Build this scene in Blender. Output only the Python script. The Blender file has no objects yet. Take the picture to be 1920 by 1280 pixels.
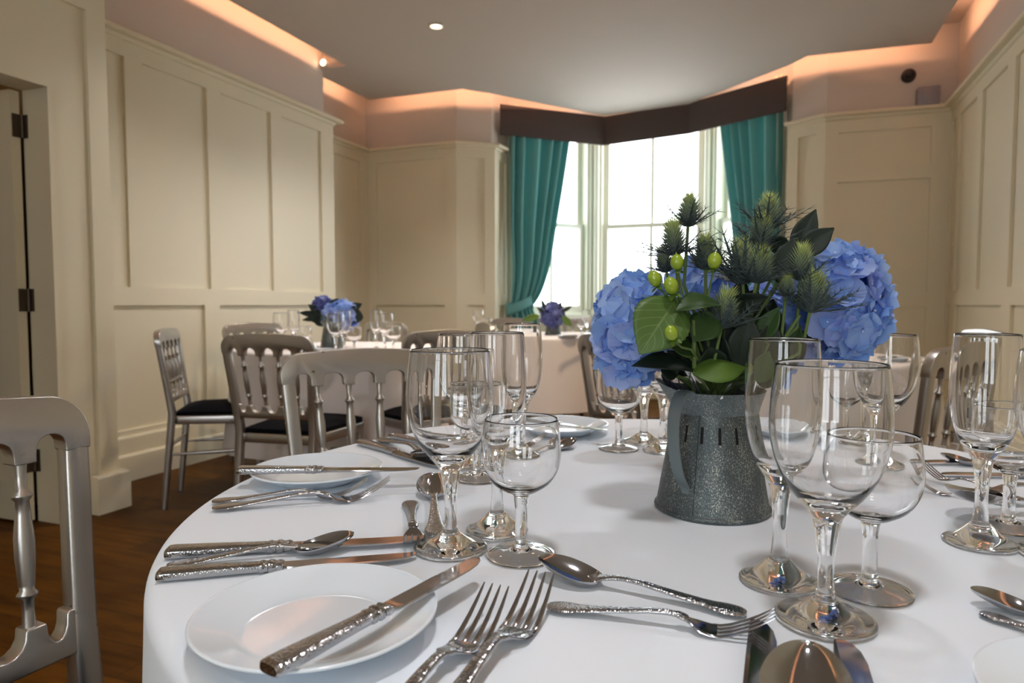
import bpy, bmesh, math, random
from mathutils import Vector, Matrix, Quaternion
random.seed(7)
S = bpy.context.scene
COL = S.collection
R = math.radians

# ------------------------------------------------------------------ camera
HC, PSI, TH, FPX = 0.98, R(20.9), R(3.086), 1280.0
cam_d = bpy.data.cameras.new('camera'); cam = bpy.data.objects.new('camera', cam_d); COL.objects.link(cam)
cam.location = (0, 0, HC); cam.rotation_euler = (math.pi/2 - TH, 0, PSI)
cam_d.sensor_width = 36; cam_d.lens = 24.0; cam_d.clip_start = 0.05
cam_d.dof.use_dof = True; cam_d.dof.focus_distance = 0.68; cam_d.dof.aperture_fstop = 9.0
S.camera = cam

# ------------------------------------------------------------------ sky, exposure, render quality
W = bpy.data.worlds.new('overcast'); S.world = W; W.use_nodes = True
bg = W.node_tree.nodes['Background']; bg.inputs['Color'].default_value = (0.88, 0.95, 1.0, 1); bg.inputs['Strength'].default_value = 6.2
S.view_settings.view_transform = 'Standard'; S.view_settings.look = 'None'
S.view_settings.gamma = 1.0; S.view_settings.use_curve_mapping = False
S.view_settings.exposure = 0.2
S.cycles.max_bounces = 16; S.cycles.transmission_bounces = 16; S.cycles.glossy_bounces = 6
S.cycles.diffuse_bounces = 5; S.cycles.transparent_max_bounces = 16
S.cycles.sample_clamp_indirect = 20.0; S.cycles.blur_glossy = 0.4
S.cycles.use_denoising = True

LED_W, LED_COL = 1.8, (1.0, 0.47, 0.26)        # cove light per metre
SPOT_W, SPOT_COL, SPOT_WARM = 95.0, (1.0, 0.97, 0.97), (1.0, 0.72, 0.42)      # ceiling downlights

def area(name, loc, direction, sx, sy, watts, col, portal=False):
    d = bpy.data.lights.new(name, 'AREA'); d.shape = 'RECTANGLE'; d.size = sx; d.size_y = sy
    d.energy = watts; d.color = col
    o = bpy.data.objects.new(name, d); COL.objects.link(o); o.location = loc
    o.rotation_euler = Vector(direction).to_track_quat('-Z', 'Y').to_euler()
    if portal: d.cycles.is_portal = True
    return o

# daylight portals in the window openings (bay at the far end, two unseen sashes behind the camera, put in for fill)
BAY = [(-2.44, 6.32), (-1.80, 7.12), (-0.58, 7.12), (0.06, 6.32)]
for (a, b) in zip(BAY, BAY[1:]):
    a = Vector((*a, 0)); b = Vector((*b, 0)); t = (b-a).normalized(); n = Vector((t.y, -t.x, 0))
    area('bay_daylight', (a+b)/2 + Vector((0, 0, 1.8)) + n*0.03, n, (b-a).length-0.1, 1.9, 1, (1, 1, 1), True)
FILLWIN = [(-1.30, -0.20), (0.0, 1.0)]
for (x0, x1) in FILLWIN:
    area('rear_fill_daylight', ((x0+x1)/2, -3.16, 1.7), (0, 1, 0), x1-x0, 1.8, 1, (1, 1, 1), True)

# raft ceiling outline (hung 20 cm under the real ceiling, warm light tape along its edge)
ZR = 2.85
RAFT = [(1.025, -3.18), (1.025, 5.74), (0.205, 5.70), (0.083, 5.86), (-0.773, 6.65), (-1.60, 6.756), (-2.363, 5.71),
        (-2.555, 5.485), (-3.485, 5.475), (-3.505, 4.64), (-3.165, 4.64), (-3.165, 2.18), (-2.77, 2.18), (-2.77, -3.18)]
for i in range(len(RAFT)):
    a = Vector((*RAFT[i], 0)); b = Vector((*RAFT[(i+1) % len(RAFT)], 0)); L = (b-a).length
    if i in (9, 11, 13): continue
    t = (b-a).normalized(); n = Vector((t.y, -t.x, 0))
    o = area('cove_tape', (a+b)/2 - n*0.055 + Vector((0, 0, 2.949)), n, L-0.04, 0.008, LED_W*L, LED_COL); o.data.spread = R(110)

def P3(px, py, d):
    'point at distance d along the view axis'
    f = Vector((-math.sin(PSI)*math.cos(TH), math.cos(PSI)*math.cos(TH), -math.sin(TH)))
    r = Vector((math.cos(PSI), math.sin(PSI), 0)); u = r.cross(f)
    return Vector((0, 0, HC)) + (f*FPX + r*(px-960) + u*(640-py))*(d/FPX)
def G(px, py, z):
    'point on the level plane of height z'
    p = P3(px, py, 1.0) - Vector((0, 0, HC))
    return Vector((0, 0, HC)) + p*((z-HC)/p.z)

# ------------------------------------------------------------------ materials
def mat(name, col=(.8, .8, .8), rough=.5, metal=0.0, **kw):
    m = bpy.data.materials.new(name); m.use_nodes = True
    b = m.node_tree.nodes['Principled BSDF']
    b.inputs['Base Color'].default_value = (*col, 1); b.inputs['Roughness'].default_value = rough
    b.inputs['Metallic'].default_value = metal
    for k, v in kw.items(): b.inputs[k].default_value = v
    return m
def nodes(m): return m.node_tree.nodes, m.node_tree.links, m.node_tree.nodes['Principled BSDF']
def chips(m):
    'sparse worn spots in the paint'
    N, K, b = nodes(m); tc = N.new('ShaderNodeTexCoord'); n = N.new('ShaderNodeTexNoise'); n.inputs['Scale'].default_value = 38; n.inputs['Detail'].default_value = 4
    K.new(tc.outputs['Object'], n.inputs['Vector']); r = N.new('ShaderNodeValToRGB'); r.color_ramp.elements[0].position = .70; r.color_ramp.elements[1].position = .73; K.new(n.outputs[0], r.inputs[0])
    x = N.new('ShaderNodeMix'); x.data_type = 'RGBA'; x.inputs[6].default_value = b.inputs['Base Color'].default_value; x.inputs[7].default_value = (.20, .15, .09, 1); K.new(r.outputs[0], x.inputs[0]); K.new(x.outputs[2], b.inputs['Base Color'])
def add_bump(m, scale=200, strength=.2, dist=.001, kind='noise', coords='Object', detail=3, stretch=(1, 1, 1)):
    N, K, b = nodes(m)
    tc = N.new('ShaderNodeTexCoord'); mp = N.new('ShaderNodeMapping'); mp.inputs['Scale'].default_value = stretch
    K.new(tc.outputs[coords], mp.inputs['Vector'])
    t = N.new('ShaderNodeTexNoise' if kind == 'noise' else 'ShaderNodeTexVoronoi')
    t.inputs['Scale'].default_value = scale
    if kind == 'noise': t.inputs['Detail'].default_value = detail
    K.new(mp.outputs[0], t.inputs['Vector'])
    bp = N.new('ShaderNodeBump'); bp.inputs['Strength'].default_value = strength; bp.inputs['Distance'].default_value = dist
    K.new(t.outputs[0], bp.inputs['Height']); K.new(bp.outputs[0], b.inputs['Normal'])
    return t
def vary(m, c1, c2, scale=5, p0=.35, p1=.65, detail=3, stretch=(1, 1, 1), kind='noise', coords='Object'):
    N, K, b = nodes(m)
    tc = N.new('ShaderNodeTexCoord'); mp = N.new('ShaderNodeMapping'); mp.inputs['Scale'].default_value = stretch
    K.new(tc.outputs[coords], mp.inputs['Vector'])
    t = N.new('ShaderNodeTexNoise' if kind == 'noise' else 'ShaderNodeTexVoronoi'); t.inputs['Scale'].default_value = scale
    if kind == 'noise': t.inputs['Detail'].default_value = detail
    K.new(mp.outputs[0], t.inputs['Vector'])
    r = N.new('ShaderNodeValToRGB'); r.color_ramp.elements[0].position = p0; r.color_ramp.elements[1].position = p1
    r.color_ramp.elements[0].color = (*c1, 1); r.color_ramp.elements[1].color = (*c2, 1)
    K.new(t.outputs[0], r.inputs[0]); K.new(r.outputs[0], b.inputs['Base Color'])
    return r

M = {}
M['panel'] = mat('cream_paint', (.75, .675, .50), .45)
M['upper'] = mat('pale_plaster', (.60, .54, .48), .7)
M['ceil'] = mat('ceiling_paint', (.58, .52, .46), .8)
M['white'] = mat('white_window_paint', (.78, .78, .66), .4)
M['corridor'] = mat('corridor_paint', (.45, .34, .18), .6)
M['glass'] = mat('drinking_glass', (1, 1, 1), 0, 0, **{'Transmission Weight': 1.0, 'IOR': 1.5})
M['cloth'] = mat('white_linen', (.77, .83, .90), .8, **{'Sheen Weight': .15}); add_bump(M['cloth'], 900, .12, .0005, stretch=(1, 1, 1))
M['linen_far'] = mat('warm_lit_linen', (.74, .70, .69), .85)  # white linen, warm room light and shade tinted into the colour
M['china'] = mat('white_china', (.75, .83, .91), .12, **{'Coat Weight': .6, 'Coat Roughness': .03})
M['steel'] = mat('polished_steel', (.47, .47, .49), .10, 1.0)
M['steel_pat'] = mat('embossed_steel', (.43, .43, .44), .17, 1.0)
N_, K_, b_ = nodes(M['steel_pat'])
add_bump(M['steel_pat'], 520, .36, .0008, 'voronoi')
M['silver'] = mat('silver_painted_wood', (.48, .46, .44), .31, .95); add_bump(M['silver'], 160, .08, .001)
chips(M['silver'])
M['cushion'] = mat('black_velvet', (.004, .004, .006), .95, **{'Specular IOR Level': .1})
M['pelmet'] = mat('taupe_fabric', (.085, .064, .058), .95, **{'Specular IOR Level': .2}); add_bump(M['pelmet'], 400, .2, .001)
M['dark_metal'] = mat('aged_brass', (.10, .075, .055), .45, .8)
M['black'] = mat('black_plastic', (.01, .01, .011), .45)
M['grey'] = mat('grey_plastic', (.30, .27, .29), .5)
M['table_wood'] = mat('table_board', (.35, .24, .14), .6)
# floor: stained boards running into the room
m = M['floor'] = mat('oak_boards', (.12, .065, .02), .42, **{'Specular IOR Level': .06})
N_, K_, b_ = nodes(m)
tc = N_.new('ShaderNodeTexCoord'); mp = N_.new('ShaderNodeMapping'); mp.inputs['Rotation'].default_value = (0, 0, 0)
mp.inputs['Scale'].default_value = (1, 1, 1); K_.new(tc.outputs['Object'], mp.inputs[0])
br = N_.new('ShaderNodeTexBrick'); br.inputs['Scale'].default_value = 1.0; br.inputs['Brick Width'].default_value = 1.6; br.inputs['Row Height'].default_value = .14
br.inputs['Mortar Size'].default_value = .0015; br.inputs['Color1'].default_value = (.125, .046, .003, 1); br.inputs['Color2'].default_value = (.08, .029, .003, 1)
br.inputs['Mortar'].default_value = (.03, .016, .006, 1); K_.new(mp.outputs[0], br.inputs['Vector'])
ns = N_.new('ShaderNodeTexNoise'); ns.inputs['Scale'].default_value = 3; ns.inputs['Detail'].default_value = 6
mp2 = N_.new('ShaderNodeMapping'); mp2.inputs['Scale'].default_value = (1.2, 9, 1); K_.new(tc.outputs['Object'], mp2.inputs[0]); K_.new(mp2.outputs[0], ns.inputs['Vector'])
mx = N_.new('ShaderNodeMix'); mx.data_type = 'RGBA'; mx.blend_type = 'MULTIPLY'; mx.inputs[0].default_value = .75
cr = N_.new('ShaderNodeValToRGB'); cr.color_ramp.elements[0].position = .3; cr.color_ramp.elements[0].color = (.35, .3, .25, 1); cr.color_ramp.elements[1].position = .62
K_.new(ns.outputs[0], cr.inputs[0]); K_.new(br.outputs[0], mx.inputs[6]); K_.new(cr.outputs[0], mx.inputs[7]); K_.new(mx.outputs[2], b_.inputs['Base Color'])
# window pane: clear thin sheet
m = M['pane'] = bpy.data.materials.new('window_glass'); m.use_nodes = True
N_ = m.node_tree.nodes; K_ = m.node_tree.links; N_.remove(N_['Principled BSDF'])
t_ = N_.new('ShaderNodeBsdfTransparent'); g_ = N_.new('ShaderNodeBsdfGlossy'); g_.inputs['Roughness'].default_value = 0.02
x_ = N_.new('ShaderNodeMixShader'); x_.inputs[0].default_value = .06
K_.new(t_.outputs[0], x_.inputs[1]); K_.new(g_.outputs[0], x_.inputs[2]); K_.new(x_.outputs[0], N_['Material Output'].inputs[0])
# florist's cellophane
m = M['cello'] = bpy.data.materials.new('cellophane'); m.use_nodes = True
N_ = m.node_tree.nodes; K_ = m.node_tree.links; N_.remove(N_['Principled BSDF'])
t_ = N_.new('ShaderNodeBsdfTransparent'); t_.inputs[0].default_value = (.80, .80, .80, 1); g_ = N_.new('ShaderNodeBsdfGlossy'); g_.inputs['Roughness'].default_value = 0.22
x_ = N_.new('ShaderNodeMixShader'); f_ = N_.new('ShaderNodeFresnel'); f_.inputs[0].default_value = 1.22
K_.new(f_.outputs[0], x_.inputs[0]); K_.new(t_.outputs[0], x_.inputs[1]); K_.new(g_.outputs[0], x_.inputs[2]); K_.new(x_.outputs[0], N_['Material Output'].inputs[0])
# galvanised, speckled zinc
m = M['zinc'] = mat('speckled_zinc', (.1, .11, .11), .5, .35)
N_, K_, b_ = nodes(m)
tc = N_.new('ShaderNodeTexCoord'); mp = N_.new('ShaderNodeMapping'); mp.inputs['Scale'].default_value = (1, 1, .62); K_.new(tc.outputs['Object'], mp.inputs[0])
n1 = N_.new('ShaderNodeTexNoise'); n1.inputs['Scale'].default_value = 900; n1.inputs['Detail'].default_value = 2; K_.new(mp.outputs[0], n1.inputs['Vector'])
n2 = N_.new('ShaderNodeTexNoise'); n2.inputs['Scale'].default_value = 45; n2.inputs['Detail'].default_value = 3; K_.new(mp.outputs[0], n2.inputs['Vector'])
ma = N_.new('ShaderNodeMath'); ma.operation = 'MULTIPLY_ADD'; ma.inputs[1].default_value = .45; K_.new(n2.outputs[0], ma.inputs[0]); K_.new(n1.outputs[0], ma.inputs[2])
cr = N_.new('ShaderNodeValToRGB'); cr.color_ramp.elements[0].position = .62; cr.color_ramp.elements[0].color = (.060, .076, .080, 1)
cr.color_ramp.elements[1].position = .97; cr.color_ramp.elements[1].color = (.48, .50, .44, 1); e = cr.color_ramp.elements.new(.82); e.color = (.115, .135, .137, 1)
K_.new(ma.outputs[0], cr.inputs[0]); K_.new(cr.outputs[0], b_.inputs['Base Color'])
M['zinc_lit'] = M['zinc'].copy(); M['zinc_lit'].name = 'speckled_zinc_lit'  # collar copy: light falling on its flare put into paler colours
for n_ in M['zinc_lit'].node_tree.nodes:
    if n_.type == 'VALTORGB': n_.color_ramp.elements[0].color = (.10, .125, .13, 1); n_.color_ramp.elements[1].color = (.17, .195, .20, 1)
M['zinc_plain'] = mat('plain_zinc', (.16, .195, .205), .5, .35); add_bump(M['zinc_plain'], 500, .1, .0005)
M['slot'] = mat('dark_slot', (.004, .004, .004), .9)
# petals, leaves
def plant(name, col, rough=.5, trans=.3, vary_h=None):
    m = bpy.data.materials.new(name); m.use_nodes = True; N = m.node_tree.nodes; K = m.node_tree.links
    b = N['Principled BSDF']; b.inputs['Roughness'].default_value = rough; b.inputs['Base Color'].default_value = (*col, 1)
    tr = N.new('ShaderNodeBsdfTranslucent'); tr.inputs[0].default_value = (*col, 1)
    x = N.new('ShaderNodeMixShader'); x.inputs[0].default_value = trans
    K.new(b.outputs[0], x.inputs[1]); K.new(tr.outputs[0], x.inputs[2]); K.new(x.outputs[0], N['Material Output'].inputs[0])
    if vary_h:
        oi = N.new('ShaderNodeObjectInfo'); cr = N.new('ShaderNodeValToRGB'); cr.color_ramp.elements[0].color = (*vary_h[0], 1); cr.color_ramp.elements[1].color = (*vary_h[-1], 1)
        for k, c in enumerate(vary_h[1:-1]):
            e = cr.color_ramp.elements.new((k+1)/(len(vary_h)-1)); e.color = (*c, 1)
        K.new(oi.outputs['Random'], cr.inputs[0]); K.new(cr.outputs[0], b.inputs['Base Color']); K.new(cr.outputs[0], tr.inputs[0])
    return m
M['petal'] = plant('hydrangea_petal', (.25, .38, .85), .5, .35, [(.16, .32, .76), (.33, .53, .91), (.46, .55, .90), (.25, .44, .85), (.50, .66, .95)])
M['petal_dark'] = plant('hydrangea_petal_violet', (.20, .22, .55), .5, .3, [(.10, .12, .36), (.17, .20, .48)])
M['floret_eye'] = mat('floret_eye', (.55, .6, .85), .5)
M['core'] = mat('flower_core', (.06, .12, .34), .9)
M['teal'] = plant('teal_curtain', (.18, .45, .44), .8, .25)
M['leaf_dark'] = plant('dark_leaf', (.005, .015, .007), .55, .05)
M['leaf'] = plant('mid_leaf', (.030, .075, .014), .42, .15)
M['leaf_lime'] = plant('fresh_leaf', (.12, .22, .035), .42, .3)
M['berry'] = mat('green_berry', (.30, .42, .03), .25, **{'Coat Weight': .4, 'Subsurface Weight': .15, 'Subsurface Radius': (.004, .006, .002)})
M['stem'] = mat('green_stem', (.10, .16, .04), .5)
M['bract'] = mat('steel_blue_bract', (.06, .09, .088), .5)
m = M['thistle'] = mat('thistle_cone', (.2, .25, .1), .6)
N_, K_, b_ = nodes(m); tc = N_.new('ShaderNodeTexCoord'); sx = N_.new('ShaderNodeSeparateXYZ'); K_.new(tc.outputs['Generated'], sx.inputs[0])
cr = N_.new('ShaderNodeValToRGB'); cr.color_ramp.elements[0].position = .15; cr.color_ramp.elements[0].color = (.05, .07, .07, 1); cr.color_ramp.elements[1].position = .95; cr.color_ramp.elements[1].color = (.40, .48, .10, 1)
e = cr.color_ramp.elements.new(.55); e.color = (.15, .20, .10, 1)
K_.new(sx.outputs[2], cr.inputs[0]); K_.new(cr.outputs[0], b_.inputs['Base Color'])
# leaf veins from uv
def veins(m, c_vein, amount=.8, n=7.0):
    N = m.node_tree.nodes; K = m.node_tree.links; b = N['Principled BSDF']
    uv = N.new('ShaderNodeUVMap'); s = N.new('ShaderNodeSeparateXYZ'); K.new(uv.outputs[0], s.inputs[0])
    def math_(op, a, bb=None, v=None):
        q = N.new('ShaderNodeMath'); q.operation = op
        K.new(a, q.inputs[0])
        if bb is not None: K.new(bb, q.inputs[1])
        elif v is not None: q.inputs[1].default_value = v
        return q.outputs[0]
    av = math_('ABSOLUTE', math_('SUBTRACT', s.outputs[1], v=.5))
    w = math_('SUBTRACT', math_('MULTIPLY', s.outputs[0], v=n), math_('MULTIPLY', av, v=4.5))
    fr = math_('ABSOLUTE', math_('SUBTRACT', math_('FRACT', w), v=.5))
    l1 = math_('LESS_THAN', fr, v=.055); l2 = math_('LESS_THAN', av, v=.018); mx_ = math_('MAXIMUM', l1, l2)
    k = math_('MULTIPLY', mx_, v=amount)
    x = N.new('ShaderNodeMix'); x.data_type = 'RGBA'; K.new(k, x.inputs[0]); x.inputs[6].default_value = b.inputs['Base Color'].default_value; x.inputs[7].default_value = (*c_vein, 1)
    K.new(x.outputs[2], b.inputs['Base Color'])
M['leaf_vein'] = plant('veined_leaf', (.10, .19, .04), .42, .3); veins(M['leaf_vein'], (.24, .33, .12), .55)
def emit(name, col, s):
    m = bpy.data.materials.new(name); m.use_nodes = True; b = m.node_tree.nodes['Principled BSDF']
    b.inputs['Emission Color'].default_value = (*col, 1); b.inputs['Emission Strength'].default_value = s; return m
M['lamp'] = emit('lamp_face', (1, .8, .55), 9)

# ------------------------------------------------------------------ mesh helpers
class MB:
    def __init__(s): s.v = []; s.f = []; s.m = []; s.uv = {}
    def add(s, vs, fs, mi=0, T=None):
        o = len(s.v)
        s.v += [tuple(T @ Vector(v)) if T is not None else tuple(v) for v in vs]
        s.f += [tuple(i+o for i in f) for f in fs]; s.m += [mi]*len(fs)
        return o
    def box(s, lo, hi, mi=0, T=None):
        x0, y0, z0 = lo; x1, y1, z1 = hi
        s.add([(x0, y0, z0), (x1, y0, z0), (x1, y1, z0), (x0, y1, z0), (x0, y0, z1), (x1, y0, z1), (x1, y1, z1), (x0, y1, z1)],
              [(3, 2, 1, 0), (4, 5, 6, 7), (0, 1, 5, 4), (1, 2, 6, 5), (2, 3, 7, 6), (3, 0, 4, 7)], mi, T)
    def lathe(s, prof, seg=32, mi=0, T=None, mfun=None, rfun=None):
        n = len(prof); vs = []; ring = []
        for (r, z) in prof:
            if r < 1e-7: ring.append((len(vs), 1)); vs.append((0, 0, z))
            else:
                ring.append((len(vs), seg))
                for j in range(seg):
                    a = 2*math.pi*j/seg
                    rr, zz = (r, z) if rfun is None else rfun(r, z, a)
                    vs.append((rr*math.cos(a), rr*math.sin(a), zz))
        fs = []; ms = []
        for i in range(n-1):
            (a, na), (b, nb) = ring[i], ring[i+1]
            for j in range(seg):
                k = (j+1) % seg
                if na == 1 and nb == 1: continue
                if na == 1: fs.append((a, b+k, b+j))
                elif nb == 1: fs.append((a+j, a+k, b))
                else: fs.append((a+j, a+k, b+k, b+j))
                ms.append(mi if mfun is None else mfun(i, j))
        o = len(s.v); s.v += [tuple(T @ Vector(v)) if T is not None else v for v in vs]
        s.f += [tuple(i+o for i in f) for f in fs]; s.m += ms
    def loft(s, rings, mi=0, caps=True, T=None):
        n = len(rings[0]); vs = [p for r in rings for p in r]; fs = []
        for i in range(len(rings)-1):
            for j in range(n):
                k = (j+1) % n; fs.append((i*n+j, i*n+k, (i+1)*n+k, (i+1)*n+j))
        if caps: fs.append(tuple(range(n-1, -1, -1))); fs.append(tuple((len(rings)-1)*n + j for j in range(n)))
        s.add(vs, fs, mi, T)
    def tube(s, path, rad, seg=8, mi=0, T=None, caps=True):
        path = [Vector(p) for p in path]; rings = []
        rad = rad if isinstance(rad, (list, tuple)) else [rad]*len(path)
        up = None
        for i, p in enumerate(path):
            t = (path[min(i+1, len(path)-1)] - path[max(i-1, 0)]).normalized()
            if up is None:
                up = Vector((0, 0, 1)) if abs(t.z) < .9 else Vector((1, 0, 0))
            a = t.cross(up).normalized(); up = a.cross(t).normalized()
            rings.append([p + (a*math.cos(q) + up*math.sin(q))*rad[i] for q in [2*math.pi*j/seg for j in range(seg)]])
        s.loft([[tuple(v) for v in r] for r in rings], mi, caps, T)
    def ribbon(s, st, n=12, mi=0, T=None, pw=.75):
        'stations (x, half width, z centre, half thickness[, y centre]) lofted with rounded section'
        rings = []
        for q in st:
            x, hw, zc, ht = q[:4]; yc = q[4] if len(q) > 4 else 0
            ring = [] if n else [(x, yc+a*hw, zc+b*ht) for a, b in ((1, 0), (.72, 1), (-.94, 1), (-1, 0), (-.94, -1), (.72, -1))]
            for j in range(n):
                a = 2*math.pi*j/n; c, sn = math.cos(a), math.sin(a)
                ring.append((x, yc + hw*math.copysign(abs(c)**pw, c), zc + ht*math.copysign(abs(sn)**pw, sn)))
            rings.append(ring)
        s.loft(rings, mi, True, T)
    def grid(s, fn, nu, nv, mi=0, T=None, flip=False, uv=True):
        vs = []; uvs = []
        for i in range(nu+1):
            for j in range(nv+1):
                vs.append(tuple(fn(i/nu, j/nv))); uvs.append((i/nu, j/nv))
        fs = []
        for i in range(nu):
            for j in range(nv):
                a = i*(nv+1)+j; q = (a, a+1, a+nv+2, a+nv+1); fs.append(q[::-1] if flip else q)
        o = s.add(vs, fs, mi, T)
        for k, u in enumerate(uvs): s.uv[o+k] = u
    def build(s, name, mats, parent=None, smooth=True, angle=40, bevel=0, bseg=2, recalc=False):
        me = bpy.data.meshes.new(name); me.from_pydata(s.v, [], s.f)
        for m in (mats if isinstance(mats, (list, tuple)) else [mats]): me.materials.append(m)
        me.polygons.foreach_set('material_index', s.m)
        if s.uv:
            l = me.uv_layers.new(name='UVMap')
            for lp in me.loops: l.data[lp.index].uv = s.uv.get(lp.vertex_index, (0, 0))
        me.update()
        if bevel or recalc:
            bm = bmesh.new(); bm.from_mesh(me)
            if recalc: bmesh.ops.recalc_face_normals(bm, faces=bm.faces)
            if bevel:
                es = [e for e in bm.edges if e.is_manifold and e.calc_face_angle(0) > R(30)]
                bmesh.ops.bevel(bm, geom=es, offset=bevel, segments=bseg, profile=.5, affect='EDGES', clamp_overlap=True)
            bm.to_mesh(me); bm.free()
        if smooth:
            me.shade_smooth(); me.set_sharp_from_angle(angle=R(angle))
        o = bpy.data.objects.new(name, me); COL.objects.link(o)
        if parent is not None: o.parent = parent
        return o

def tag(o, label, cat, group=None, kind=None):
    o['label'] = label; o['category'] = cat
    if group: o['group'] = group
    if kind: o['kind'] = kind
    return o
def thing(name, label, cat, loc=(0, 0, 0), rz=0.0, group=None, scale=1.0):
    o = bpy.data.objects.new(name, None); COL.objects.link(o); o.empty_display_size = .05
    o.location = loc; o.rotation_euler = (0, 0, rz); o.scale = (scale,)*3
    return tag(o, label, cat, group)
def structure(o, label=None):
    o['kind'] = 'structure'
    if label: o['label'] = label
    return o
KIDS = {}
def kids(o): return [c for c in bpy.data.objects if c.parent == o]
def dup(root, label, group=None):
    if root.name not in KIDS: KIDS[root.name] = [(c, kids(c)) for c in kids(root)]
    r = root.copy(); COL.objects.link(r); r['label'] = label
    if group: r['group'] = group
    for c, gs in KIDS[root.name]:
        d = c.copy(); COL.objects.link(d); d.parent = r
        for g in gs:
            h = g.copy(); COL.objects.link(h); h.parent = d
    return r
PROTO = {}
def inst(kind, label, group=None):
    'first call hands out the prototype itself, later calls copies of it'
    p = PROTO[kind]
    if not p['used']:
        p['used'] = True; o = p['o']; o['label'] = label
        if group: o['group'] = group
        return o
    return dup(p['o'], label, group)
def proto(kind, o): PROTO[kind] = {'o': o, 'used': False}; KIDS[o.name] = [(c, kids(c)) for c in kids(o)]
# ------------------------------------------------------------------ room shell
def offset(poly, d, closed=False):
    'polyline moved by d into the room (room on the right-hand side of the walk)'
    pts = [Vector(p) for p in poly]; out = []; n = len(pts)
    for i, p in enumerate(pts):
        a = pts[i-1] if (i > 0 or closed) else None; b = pts[(i+1) % n] if (i < n-1 or closed) else None
        ns = []
        for q0, q1 in ((a, p), (p, b)):
            if q0 is None or q1 is None: continue
            t = (q1-q0).normalized(); ns.append(Vector((t.y, -t.x)))
        if len(ns) == 1: out.append(p + ns[0]*d)
        else:
            m = (ns[0]+ns[1]); m = m.normalized(); out.append(p + m*(d/max(.25, m.dot(ns[0]))))
    return out
def sweep(mb, poly, prof, closed=False, mi=0):
    'closed profile of (distance into the room, z) run along the polyline with mitred corners'
    cols = [offset(poly, d, closed) for (d, z) in prof]
    rings = [[(cols[k][i].x, cols[k][i].y, prof[k][1]) for k in range(len(prof))] for i in range(len(poly))]
    mb.loft(rings, mi, not closed)
def panel_wall(mb, p0, p1, z0, z1, panels=(), holes=(), depth=.018, mi=0):
    'wall face from p0 to p1 with sunk panels (u0,u1,z0,z1) and openings'
    p0 = Vector(p0); p1 = Vector(p1); L = (p1-p0).length; t = (p1-p0)/L; n = Vector((t.y, -t.x))
    us = sorted({0, L} | {q for p in list(panels)+list(holes) for q in p[:2]}); us = [u for u in us if -1e-6 <= u <= L+1e-6]
    zs = sorted({z0, z1} | {q for p in list(panels)+list(holes) for q in p[2:]})
    def dep(i, j):
        u = (us[i]+us[i+1])/2; z = (zs[j]+zs[j+1])/2
        for h in holes:
            if h[0] < u < h[1] and h[2] < z < h[3]: return None
        for p in panels:
            if p[0] < u < p[1] and p[2] < z < p[3]: return -depth
        return 0.0
    D = [[dep(i, j) for j in range(len(zs)-1)] for i in range(len(us)-1)]
    def P(u, z, d): q = p0 + t*u + n*d; return (q.x, q.y, z)
    for i in range(len(us)-1):
        for j in range(len(zs)-1):
            d = D[i][j]
            if d is not None:
                mb.add([P(us[i], zs[j], d), P(us[i+1], zs[j], d), P(us[i+1], zs[j+1], d), P(us[i], zs[j+1], d)], [(0, 1, 2, 3)], mi)
            for (ii, jj, e) in ((i+1, j, 'u'), (i, j+1, 'z')):
                if ii < len(us)-1 and jj < len(zs)-1:
                    d2 = D[ii][jj]
                    if d is None or d2 is None or abs(d-d2) < 1e-6: continue
                    if e == 'u': mb.add([P(us[ii], zs[j], d), P(us[ii], zs[j], d2), P(us[ii], zs[j+1], d2), P(us[ii], zs[j+1], d)], [(0, 1, 2, 3)], mi)
                    else: mb.add([P(us[i], zs[jj], d), P(us[i], zs[jj], d2), P(us[i+1], zs[jj], d2), P(us[i+1], zs[jj], d)], [(0, 1, 2, 3)], mi)
def core(mb, p0, p1, z0, z1, a=-.03, b=-.15, e0=0.0, e1=0.0, mi=0):
    'solid masonry behind a wall face'
    p0 = Vector(p0); p1 = Vector(p1); t = (p1-p0).normalized(); n = Vector((t.y, -t.x)); p0 = p0 - t*e0; p1 = p1 + t*e1
    q = [p0+n*a, p1+n*a, p1+n*b, p0+n*b]
    mb.add([(v.x, v.y, z0) for v in q] + [(v.x, v.y, z1) for v in q],
           [(0, 3, 2, 1), (4, 5, 6, 7), (0, 1, 5, 4), (1, 2, 6, 5), (2, 3, 7, 6), (3, 0, 4, 7)], mi)
ZD, ZP0, ZP1, ZRAIL, ZC = .977, 1.08, 2.34, 2.44, 3.08
def upper_lower(spans, zl=.28):
    return [(a, b, ZP0, ZP1) for a, b in spans[0]] + [(a, b, zl, ZD) for a, b in spans[1]]
XL, XD = -3.35, -2.945
def wall(name, segs, holes_core=()):
    mb = MB()
    for s in segs:
        p0, p1, pans = s[0], s[1], s[2]; holes = s[3] if len(s) > 3 else ()
        panel_wall(mb, p0, p1, 0, ZRAIL, pans, holes)
        if not holes: core(mb, p0, p1, 0, ZRAIL)
    return mb
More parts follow.
